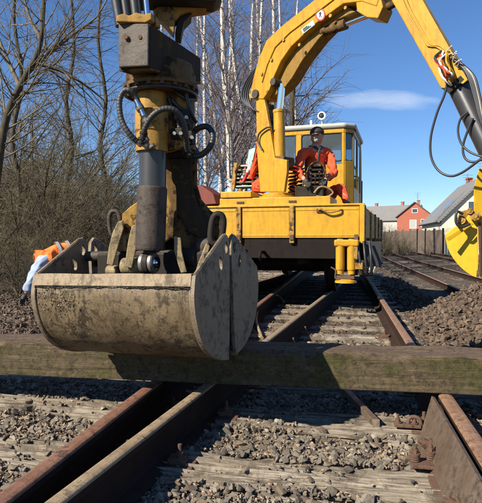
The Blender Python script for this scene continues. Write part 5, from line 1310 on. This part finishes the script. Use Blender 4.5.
# ------------------------------------------------------------------ houses and fence beyond the tracks
ZG = -.45
def hframe(o, ang):
    f = Vector((math.sin(ang), math.cos(ang), 0)); r_ = Vector((math.cos(ang), -math.sin(ang), 0)); o = Vector((o[0], o[1], 0))
    return lambda a, b, z: o + r_ * a + f * b + Vector((0, 0, z)), f, r_
def house(o, ang, W, L, eave, rise, wallm, roofm, label, windows=(), side_windows=(), chim=(), over=.3, skylights=()):
    H, f, r_ = hframe(o, ang); t = thing('house', label, 'house', H(W / 2, L / 2, ZG)); MH = Matrix((r_, f, (0, 0, 1))).transposed()
    m = MB(); m.add([H(0, 0, ZG), H(W, 0, ZG), H(W, 0, eave), H(W / 2, 0, eave + rise), H(0, 0, eave), H(0, L, ZG), H(W, L, ZG), H(W, L, eave), H(W / 2, L, eave + rise), H(0, L, eave)],
                    [(0, 1, 2, 3, 4), (5, 9, 8, 7, 6), (0, 4, 9, 5), (1, 6, 7, 2), (4, 3, 8, 9), (2, 7, 8, 3)]); w = m.build('wall', wallm, t)
    rf = None
    for s in (0, 1):
        k = rise / (W / 2); ez = eave - over * k
        a = [H(-over, -over, ez + .03), H(W / 2, -over, eave + rise + .03), H(W / 2, L + over, eave + rise + .03), H(-over, L + over, ez + .03)] if s == 0 else \
            [H(W + over, -over, ez + .03), H(W + over, L + over, ez + .03), H(W / 2, L + over, eave + rise + .03), H(W / 2, -over, eave + rise + .03)]
        m = MB(); n_ = (a[1] - a[0]).cross(a[2] - a[0]).normalized(); n_ = n_ if n_.z > 0 else -n_
        m.add(a + [p + n_ * .16 for p in a], [(3, 2, 1, 0), (4, 5, 6, 7), (0, 1, 5, 4), (1, 2, 6, 5), (2, 3, 7, 6), (3, 0, 4, 7)]); rr_ = m.build('roof', roofm, t); rf = rf or rr_
        if s == 0:
            for (b, q, wd, hg) in skylights:
                p0 = a[0].lerp(a[1], q) ; c = p0 + f * (b + over) + n_ * .18; d_ = (a[1] - a[0]).normalized()
                mm = MB(); mm.prism([c - f * wd / 2 - d_ * hg / 2, c + f * wd / 2 - d_ * hg / 2, c + f * wd / 2 + d_ * hg / 2, c - f * wd / 2 + d_ * hg / 2], n_ * .08); mm.build('skylight', M['chrome'], rr_)
    def win(p, ax, nrm, wd, hg, light=True):
        m = MB()
        for sx_, sz_, a_, b_ in ((0, 1, wd + .2, .1), (0, -1, wd + .2, .1), (1, 0, .1, hg), (-1, 0, .1, hg)):
            m.bar(p + ax * (sx_ * (wd / 2 + .05) - a_ / 2) + Vector((0, 0, sz_ * (hg / 2 + .05))) + nrm * .03, p + ax * (sx_ * (wd / 2 + .05) + a_ / 2) + Vector((0, 0, sz_ * (hg / 2 + .05))) + nrm * .03, .1, b_)
        wf = m.build('window', M['white_plain'], t); mp_ = MB(); mp_.prism([p - ax * wd / 2 - Vector((0, 0, hg / 2)), p + ax * wd / 2 - Vector((0, 0, hg / 2)), p + ax * wd / 2 + Vector((0, 0, hg / 2)), p - ax * wd / 2 + Vector((0, 0, hg / 2))], nrm * .03)
        for v_ in range(len(mp_.v)): mp_.v[v_] = tuple(Vector(mp_.v[v_]) + nrm * .017)
        mp_.build('pane', M['white'] if light else M['pane'], wf)
    for (a_, z_, wd, hg, li) in windows: win(H(a_, 0, z_), r_, -f, wd, hg, li)
    for (b_, z_, wd, hg, li) in side_windows: win(H(0, b_, z_), f, -r_, wd, hg, li)
    for (b_, h_) in chim:
        m = MB(); m.box(H(W / 2 + .3, b_, eave + rise + h_ / 2 - .3), (.55, .55, h_ + .3), MH); m.box(H(W / 2 + .3, b_, eave + rise + h_ + -.1), (.7, .7, .12), MH); m.build('chimney', M['brick'], rf)
    return t, H
def antenna(p, h, lab):
    t = thing('roof_antenna', lab, 'antenna', p); m = MB(); m.cyl(p, p + Vector((0, 0, h)), .035, n=8); m.build('mast', M['steel_grey'], t)
    m = MB()
    for k in range(5): m.bar(p + Vector((-.6 + .1 * k, 0, h - .12 - .28 * k)), p + Vector((.6 - .1 * k, 0, h - .12 - .28 * k)), .03, .03)
    m.build('crossbars', M['steel_grey'], t)
A10 = math.atan2(.189, .982)
wh_, HW = house((18.9, 50), A10, 8.2, 12.5, 2.83, 4.1, M['render_cream'], M['roof_grey'], 'cream house with a long grey roof and skylights beside the yellow grab',
      windows=[(2.75, 4.0, .75, 1.0, False), (5.4, 4.0, .8, 1.0, False), (2.4, 1.0, .9, 1.2, False)], side_windows=[(3, 1.5, 1.0, 1.1, False)], chim=((3.0, .9), (9, .8)), skylights=((4.0, .42, .9, 1.2), (6.4, .45, .9, 1.2), (8.8, .30, .9, 1.2)))
rh_, HR = house((30.6, 104), R(22), 6.6, 10, 5.5, 2.7, M['brick'], M['roof_dark'], 'red brick house with a gable and a white framed window', windows=[(3.0, 4.0, 1.1, 1.5, True), (4.9, 4.2, .8, 1.3, False), (3.3, 6.6, .9, .7, False)], side_windows=[(3, 4.0, 1, 1.4, True)], chim=((6.0, .9),))
house((36.5, 112), R(-55), 9, 14, 5.2, 3.3, M['render_grey'], M['roof_grey'], 'grey roofed house behind the red brick house and the cream house', chim=((4, 1.0), (10, .9)))
house((32.5, 128), R(40), 9, 12, 4.6, 3.6, M['render_grey'], M['roof_grey'], 'grey house with pale patches on its roof, farthest left of the houses', windows=[(3, 2.5, 1, 1.3, True)], chim=((5, .8),), skylights=((3, .75, 3.0, 1.4),))
house((-1.2, 62), R(5), 9, 7, 4.0, .35, M['twig_bush'], M['roof_grey'], 'low olive building glimpsed between the birch trunks')
antenna(HW(4.1, 2.0, 6.9), 1.5, 'tall television antenna on the cream house roof'); antenna(HW(4.1, 8.5, 6.9), 1.2, 'smaller antenna at the far end of the cream house roof'); antenna(HR(3.3, 8, 8.2), 2.6, 'antenna standing on the red brick house roof')
fa = Vector((18.75, 49.2, 0)); fb = Vector((16.2, 60.5, 0)); fl = thing('plank_fence', 'grey brown plank fence in front of the red brick house', 'fence', (fa + fb) / 2)
d_ = (fb - fa); NL = 8; nd = Vector((-d_.y, d_.x, 0)).normalized(); rf_ = random.Random(2)
for k in range(NL):
    p0 = fa.lerp(fb, k / NL); p1 = fa.lerp(fb, (k + 1) / NL); m = MB(); n = 8
    for j in range(n):
        c = p0.lerp(p1, (j + .5) / n); m.bar(c + Vector((0, 0, ZG)) + nd * rf_.uniform(-.01, .01), c + Vector((0, 0, ZG + 2.35 + rf_.uniform(-.05, .05))), .15, .025, up=nd)
    m.build('fence_panel', M['plank'], fl)
    m = MB(); m.bar(p0 + Vector((0, 0, ZG)), p0 + Vector((0, 0, ZG + 2.5)), .13, .13, up=nd); m.build('post', M['frame_dark'] if k in (0, 2, 3) else M['plank'], fl)

# ------------------------------------------------------------------ trees
def perp(d, rng):
    a = Vector((rng.gauss(0, 1), rng.gauss(0, 1), rng.gauss(0, 1))); a -= d * a.dot(d); return a.normalized()
def grow(out, p, d, L, r, lvl, P, rng, path=None):
    n = max(2, min(14, int(L / P['seg'][lvl]))); pts = [Vector(p or (0, 0, 0))]; d = Vector(d).normalized(); ds = [d]
    if path: pts = [Vector(q) for q in path]; n = len(pts) - 1; ds = [(pts[min(i + 1, n)] - pts[max(i - 1, 0)]).normalized() for i in range(n + 1)]; L = sum((pts[i + 1] - pts[i]).length for i in range(n))
    else:
        for i in range(n):
            d = (d + perp(d, rng) * P['wob'][lvl] + Vector((0, 0, P['up'][lvl]))).normalized(); pts.append(pts[-1] + d * (L / n)); ds.append(d)
    rt_ = P['tip'][lvl]; rr = [r * (1 - (1 - rt_) * (i / n)) for i in range(n + 1)]
    out[min(lvl, len(out) - 1)].append((pts, rr))
    if lvl + 1 >= len(P['n']): return
    cnt = int(P['n'][lvl] * L * rng.uniform(.85, 1.15) + .5); st = P['start'][lvl]
    for k in range(cnt):
        t_ = st + (1 - st) * (k + rng.random()) / cnt; x = t_ * n; i = min(n - 1, int(x)); q = pts[i].lerp(pts[i + 1], x - i)
        a = R(rng.gauss(P['ang'][lvl], 9)); nd_ = ds[i] * math.cos(a) + perp(ds[i], rng) * math.sin(a)
        Lc = P['len'][lvl + 1] * rng.uniform(.55, 1.15) * (1 - .55 * (t_ - st) / (1 - st + 1e-6)) if lvl == 0 else P['len'][lvl + 1] * rng.uniform(.5, 1.2) * (1 - .4 * t_)
        grow(out, q, nd_, Lc, max(P['rmin'], rr[i] * P['rr'][lvl]), lvl + 1, P, rng)
def to_mesh(name, lines, k):
    Vs = []; Fs = []; b = 0
    ca = np.cos(2 * np.pi * np.arange(k) / k); sa = np.sin(2 * np.pi * np.arange(k) / k)
    bylen = {}
    for pts, rr in lines: bylen.setdefault(len(pts), []).append((pts, rr))
    for n, ls in bylen.items():
        Pn = np.array([[tuple(q) for q in l[0]] for l in ls]); Rr = np.array([l[1] for l in ls])
        Tn = np.empty_like(Pn); Tn[:, 1:-1] = Pn[:, 2:] - Pn[:, :-2]; Tn[:, 0] = Pn[:, 1] - Pn[:, 0]; Tn[:, -1] = Pn[:, -1] - Pn[:, -2]
        Tn /= np.linalg.norm(Tn, axis=2)[..., None] + 1e-9
        ref = np.where(np.abs(Tn[:, :1, 2:3]) < .8, np.array([0, 0, 1.]), np.array([1., 0, 0])); ref = np.repeat(ref, n, 1)
        S = np.cross(Tn, ref); S /= np.linalg.norm(S, axis=2)[..., None] + 1e-9; U = np.cross(Tn, S)
        ring = Pn[:, :, None, :] + (S[:, :, None, :] * ca[None, None, :, None] + U[:, :, None, :] * sa[None, None, :, None]) * Rr[:, :, None, None]
        m_ = len(ls); Vs.append(ring.reshape(-1, 3))
        base = b + (np.arange(m_)[:, None, None] * n + np.arange(n - 1)[None, :, None]) * k; kk = np.arange(k)[None, None, :]; k2 = (np.arange(k) + 1) % k; k2 = k2[None, None, :]
        Fs.append(np.stack([base + kk, base + k2, base + k + k2, base + k + kk], -1).reshape(-1, 4)); b += m_ * n * k
    return np_mesh(name, np.concatenate(Vs), np.concatenate(Fs), True)
def tree_parts(path, P, seed, k0=10):
    rng = random.Random(seed); out = [[], [], [], []]
    grow(out, None, (0, 0, 1), 1, P['r0'], 0, P, rng, path=path); return out
def plant(name, label, cat, group, base, trunk_me, crown_me, rotz=0, sc=1.0):
    t = bpy.data.objects.new(name, None); COL.objects.link(t); t.location = base; t.rotation_euler = (0, 0, rotz); t.scale = (sc, sc, sc); tag(t, label, cat, group)
    for nm, me in (('trunk', trunk_me), ('branches', crown_me)):
        if me: o = bpy.data.objects.new(nm, me); COL.objects.link(o); o.parent = t
    return t
BP = dict(r0=.12, seg=(1, .35, .22, .16), wob=(0, .10, .16, .2), up=(0, .05, .0, -.05), tip=(.38, .22, .3, .5), n=(4.8, 5.6, 11.0), start=(.16, .12, .1), ang=(42, 38, 38), len=(0, 2.5, 1.2, .6), rr=(.30, .5, .6), rmin=.0046)
SP_ = dict(r0=.035, seg=(1, .3, .2, .14), wob=(0, .16, .2, .25), up=(0, .05, .03, .0), tip=(.25, .3, .4, .5), n=(6.0, 7.5, 9.0), start=(.05, .1, .1), ang=(38, 42, 42), len=(0, 1.3, .6, .30), rr=(.45, .55, .65), rmin=.0042)
def local_path(pix, Y, bx=None):
    P_ = [at(x, y, Y if not isinstance(Y, (list, tuple)) else Y[i]) for i, (x, y) in enumerate(pix)]; b = P_[0].copy(); return b, [p - b for p in P_]
def groundz(x, y): return float(height(x, y))
birch_specs = [  # pixels up the trunk, distance, radius
    ([(206, 236), (206, 190), (205, 130), (204, 60), (206, -40)], 17, .085, 'slender birch just right of the grab shaft'),
    ([(232, 238), (231, 190), (229, 130), (224, 70), (222, 0), (220, -70)], 16, .13, 'thickest white birch trunk, standing between the grab and the crane column'),
    ([(224, 238), (222, 180), (215, 120), (208, 70), (199, 10), (192, -60)], 21, .10, 'birch leaning left behind the thickest birch'),
    ([(258, 236), (252, 180), (246, 140), (238, 90), (231, 30), (228, -50)], 18, .10, 'birch leaning left, crossing behind the hoses of the crane'),
    ([(262, 236), (261, 150), (259, 80), (262, 0), (264, -60)], 24, .10, 'straight birch farther back behind the crane column'),
    ([(300, 236), (298, 150), (294, 90), (296, 30), (300, -30)], 26, .10, 'birch behind the cab and the boom'),
    ([(150, 238), (154, 160), (160, 90), (162, 10), (160, -60)], 24, .10, 'birch hidden mostly behind the grab shaft')]
bmeshes = []
for i, (pix, Y, r0, lab) in enumerate(birch_specs):
    b, path = local_path(pix, Y); path = smooth_path(path, 3); P = dict(BP); P['r0'] = r0
    gz = groundz(b.x, b.y) - .1; path = [Vector((path[0].x, path[0].y, gz - b.z))] + path[1:] if path[0].z > gz - b.z else path
    out = tree_parts(path, P, 40 + i)
    tm = to_mesh('trunk', out[0], 12); tm.materials.append(M['birch']); cmesh = to_mesh('branches', out[1] + out[2] + out[3], 3); cmesh.materials.append(M['twig_birch'])
    bmeshes.append((tm, cmesh, path[0].z))
    plant('birch_tree', lab, 'birch tree', 'birches behind the rail truck', b, tm, cmesh)
for i, (px, Y, sc, rz, lab) in enumerate(((198, 27, 1.25, 1.0, 'left of the grab hoses'), (218, 30, 1.4, 2.2, 'deep behind the thickest birch'), (244, 28, 1.3, 3.0, 'between the leaning birches'), (272, 32, 1.5, 4.1, 'behind the crane cylinder'), (288, 29, 1.2, 5.0, 'behind the cab roof'),
                                         (180, 31, 1.35, 5.6, 'behind the grab shaft'), (310, 36, 1.3, .4, 'farthest right, behind the operator'), (232, 36, 1.6, 1.7, 'farthest, seen between the trunks'), (256, 38, 1.6, 2.9, 'farthest, left of the crane column'))):
    tm, cmesh, zz = bmeshes[(i * 3) % 5]; x = (px - 241) / F * Y
    plant('birch_tree', 'background birch ' + lab, 'birch tree', 'birches behind the rail truck', (x, Y, groundz(x, Y) - .1 - zz * sc), tm, cmesh, rz, sc)
# wide crowned tree whose fine twigs fan out right of the boom
P = dict(BP); P.update(r0=.17, n=(4.2, 5.4, 8.5), len=(0, 3.6, 1.6, .65), ang=(56, 40, 40), up=(0, .03, .0, -.02), start=(.34, .15, .08))
b, path = local_path([(284, 238), (286, 190), (290, 150), (292, 110), (294, 70), (296, 44)], 21); out = tree_parts(smooth_path(path, 3), P, 91)
tm = to_mesh('trunk', out[0], 12); tm.materials.append(M['bark']); cmesh = to_mesh('branches', out[1] + out[2] + out[3], 3); cmesh.materials.append(M['twig_birch'])
plant('bare_tree', 'bare tree with fine purple brown twigs fanning out right of the boom', 'tree', None, b, tm, cmesh)
# big leaning tree at the left edge
P = dict(BP); P.update(r0=.078, n=(6.0, 6.4, 9.0), len=(0, 2.5, 1.15, .5), ang=(52, 42, 42), wob=(0, .16, .2, .25), up=(0, .03, .01, 0), start=(.2, .12, .1), tip=(.3, .25, .35, .5), rmin=.0032)
b, path = local_path([(-12, 262), (-6, 200), (4, 128), (14, 98), (25, 77), (40, 46), (44, 0), (50, -60)], 9.0); out = tree_parts(smooth_path(path, 3), P, 17)
for pix in ([(28, 72), (46, 56), (62, 43), (80, 29), (97, 16), (112, -10)], [(20, 86), (8, 60), (-4, 30), (-10, 0)], [(42, 40), (30, 18), (20, -20)], [(33, 62), (60, 70), (84, 84), (104, 100)]):
    rng = random.Random(len(pix) + pix[0][0]); pp = [at(x, y, 9.0 + .08 * i) - b for i, (x, y) in enumerate(pix)]
    P2_ = dict(P); grow(out, None, (0, 0, 1), 1, .045, 1, P2_, rng, path=smooth_path(pp, 3))
tm = to_mesh('trunk', out[0], 12); tm.materials.append(M['bark']); cmesh = to_mesh('branches', out[1] + out[2] + out[3], 3); cmesh.materials.append(M['twig'])
plant('bare_tree', 'large bare leaning tree with a dark trunk at the left edge', 'tree', None, b, tm, cmesh)
for i, (pix, Y, r0, lab) in enumerate((([(66, 246), (64, 200), (72, 150), (66, 100), (74, 50), (70, -20)], 15, .09, 'bare grey brown tree rising above the bending worker'),
                                       ([(112, 246), (110, 200), (100, 150), (106, 100), (98, 40), (104, -30)], 18, .10, 'bare tree just left of the grab shaft, farther back'),
                                       ([(14, 250), (20, 190), (12, 140), (22, 80), (14, 20), (18, -40)], 13, .075, 'thin bare tree behind the large leaning tree'))):
    P = dict(BP); P.update(r0=r0, n=(5.2, 5.6, 8.0), len=(0, 2.6, 1.15, .5), ang=(55, 42, 42), wob=(0, .15, .2, .25), start=(.10, .12, .1), rmin=.0040)
    b, path = local_path(pix, Y); out = tree_parts(smooth_path(path, 3), P, 300 + i)
    tm = to_mesh('trunk', out[0], 10); tm.materials.append(M['bark']); cmesh = to_mesh('branches', out[1] + out[2] + out[3], 3); cmesh.materials.append(M['twig'])
    b = Vector((b.x, b.y, b.z)); plant('bare_tree', lab, 'tree', None, b, tm, cmesh)
# shrubs: four shapes, copied
shrubs = []
for s in range(4):
    rng = random.Random(200 + s); out = [[], [], [], []]
    for k in range((9, 12, 8, 14)[s]):
        a = rng.uniform(0, 6.28); lean = rng.uniform(.1, .75); h = rng.uniform(2.0, 3.6); p = Vector((math.cos(a) * .25, math.sin(a) * .25, -.15)); pp = [p.copy()]; d = Vector((math.cos(a) * lean, math.sin(a) * lean, 1)).normalized()
        for i in range(7):
            d = (d + Vector((math.cos(a), math.sin(a), -.25)) * .10 * rng.random() + perp(d, rng) * .10).normalized(); pp.append(pp[-1] + d * h / 7)
        grow(out, None, (0, 0, 1), 1, rng.uniform(.018, .035), 0, SP_, rng, path=pp)
    mt = M['twig_bush'] if s % 2 else M['twig']
    tm = to_mesh('stems', out[0], 6); tm.materials.append(M['bark']); cmesh = to_mesh('branches', out[1] + out[2] + out[3], 3); cmesh.materials.append(mt); shrubs.append((tm, cmesh))
rsb = random.Random(6)
spots = []
for (px, Y, sc, tall) in ((-30, 11.5, 1.05, 0), (0, 12.5, 1.1, 0), (28, 12, 1.0, 0), (52, 13, .95, 0), (76, 13.5, .9, 0), (98, 14, .85, 0), (120, 14.5, .8, 0), (140, 16, .8, 0), (12, 16, 1.35, 0), (48, 17, 1.45, 0), (84, 18, 1.25, 0),
                        (116, 19, 1.1, 0), (150, 20, 1.0, 0), (-40, 15, 1.4, 0), (172, 22, 1.0, 0), (196, 24, .95, 0), (222, 26, .9, 0), (246, 27, .9, 0), (20, 22, 1.7, 0), (66, 23, 1.75, 0), (106, 25, 1.6, 0), (146, 27, 1.4, 0), (182, 30, 1.2, 0), (214, 32, 1.1, 0), (270, 34, 1.1, 0),
                        (36, 10.6, .55, 0), (8, 10.2, .6, 0), (64, 11.2, .55, 0), (92, 11.8, .5, 0), (-14, 9.8, .6, 0), (22, 9.6, .45, 0), (50, 9.9, .4, 0), (4, 9.0, .4, 0), (40, 14.2, 1.05, 0), (88, 15.5, .95, 0), (130, 17.5, .9, 0), (-6, 18, 1.5, 0), (30, 19.5, 1.55, 0), (68, 20.4, 1.5, 0), (100, 21.5, 1.3, 0), (132, 23.5, 1.2, 0), (164, 25, 1.1, 0)):
    x = (px - 241) / F * Y; spots.append((x + rsb.uniform(-.3, .3), Y, sc, px))
names_ = ['dense olive brown', 'bare grey brown', 'tangled thin stemmed', 'bushy fine twigged']
for i, (x, y, sc, px) in enumerate(spots):
    tm, cmesh = shrubs[i % 4]
    where = 'at the left edge' if px < 20 else 'above the bending worker' if px < 80 else 'left of the grab shaft' if px < 135 else 'behind the grab' if px < 200 else 'behind the rail truck'
    dist = 'low' if sc < .65 else 'near' if y < 15 else 'mid distance' if y < 21 else 'farthest'
    plant('shrub', '%s %s bare shrub %s' % (names_[i % 4], dist, where), 'shrub', 'bare shrubs along the bank', (x, y, groundz(x, y)), tm, cmesh, rsb.uniform(0, 6.28), sc * ((1.02 if px < 80 else .86 if px < 170 else 1.0) if sc > .7 else 1))
# dry brush along the fence and behind the tracks on the right
for i, (px, Y, sc) in enumerate(((379, 44, .85), (386, 45, .75), (394, 46, .6), (402, 47, .65), (411, 47, .45), (374, 60, 1.1), (366, 70, 1.3), (384, 75, 1.1), (428, 48, .3))):
    x = (px - 241) / F * Y; tm, cmesh = shrubs[(i * 2 + 1) % 4]
    plant('shrub', ('tall dry bush left of the plank fence', 'dry brown bush in front of the plank fence', 'low dry bush before the middle of the fence', 'round dry bush below the red brick house', 'small dry bush near the fence gate', 'bush beyond the right side of the rail truck', 'taller bush far beyond the rail truck', 'bush below the farthest left house', 'small weedy bush by the cream house')[i], 'shrub', 'dry bushes by the fence', (x, Y, -.45), tm, cmesh, i * 1.3, sc)

# labels of look-alike shrubs: tell them apart by their place
_by = {}
for o in COL.objects:
    if o.get('category') == 'shrub' and o.parent is None: _by.setdefault(o['label'], []).append(o)
for lab, ls in _by.items():
    if len(ls) > 1:
        ls.sort(key=lambda q: q.location.x / q.location.y)
        nm = ['leftmost', 'rightmost'] if len(ls) == 2 else ['leftmost'] + ['middle'] * (len(ls) - 2) + ['rightmost']
        for o, w in zip(ls, nm): o['label'] = lab + ', the %s of these' % w
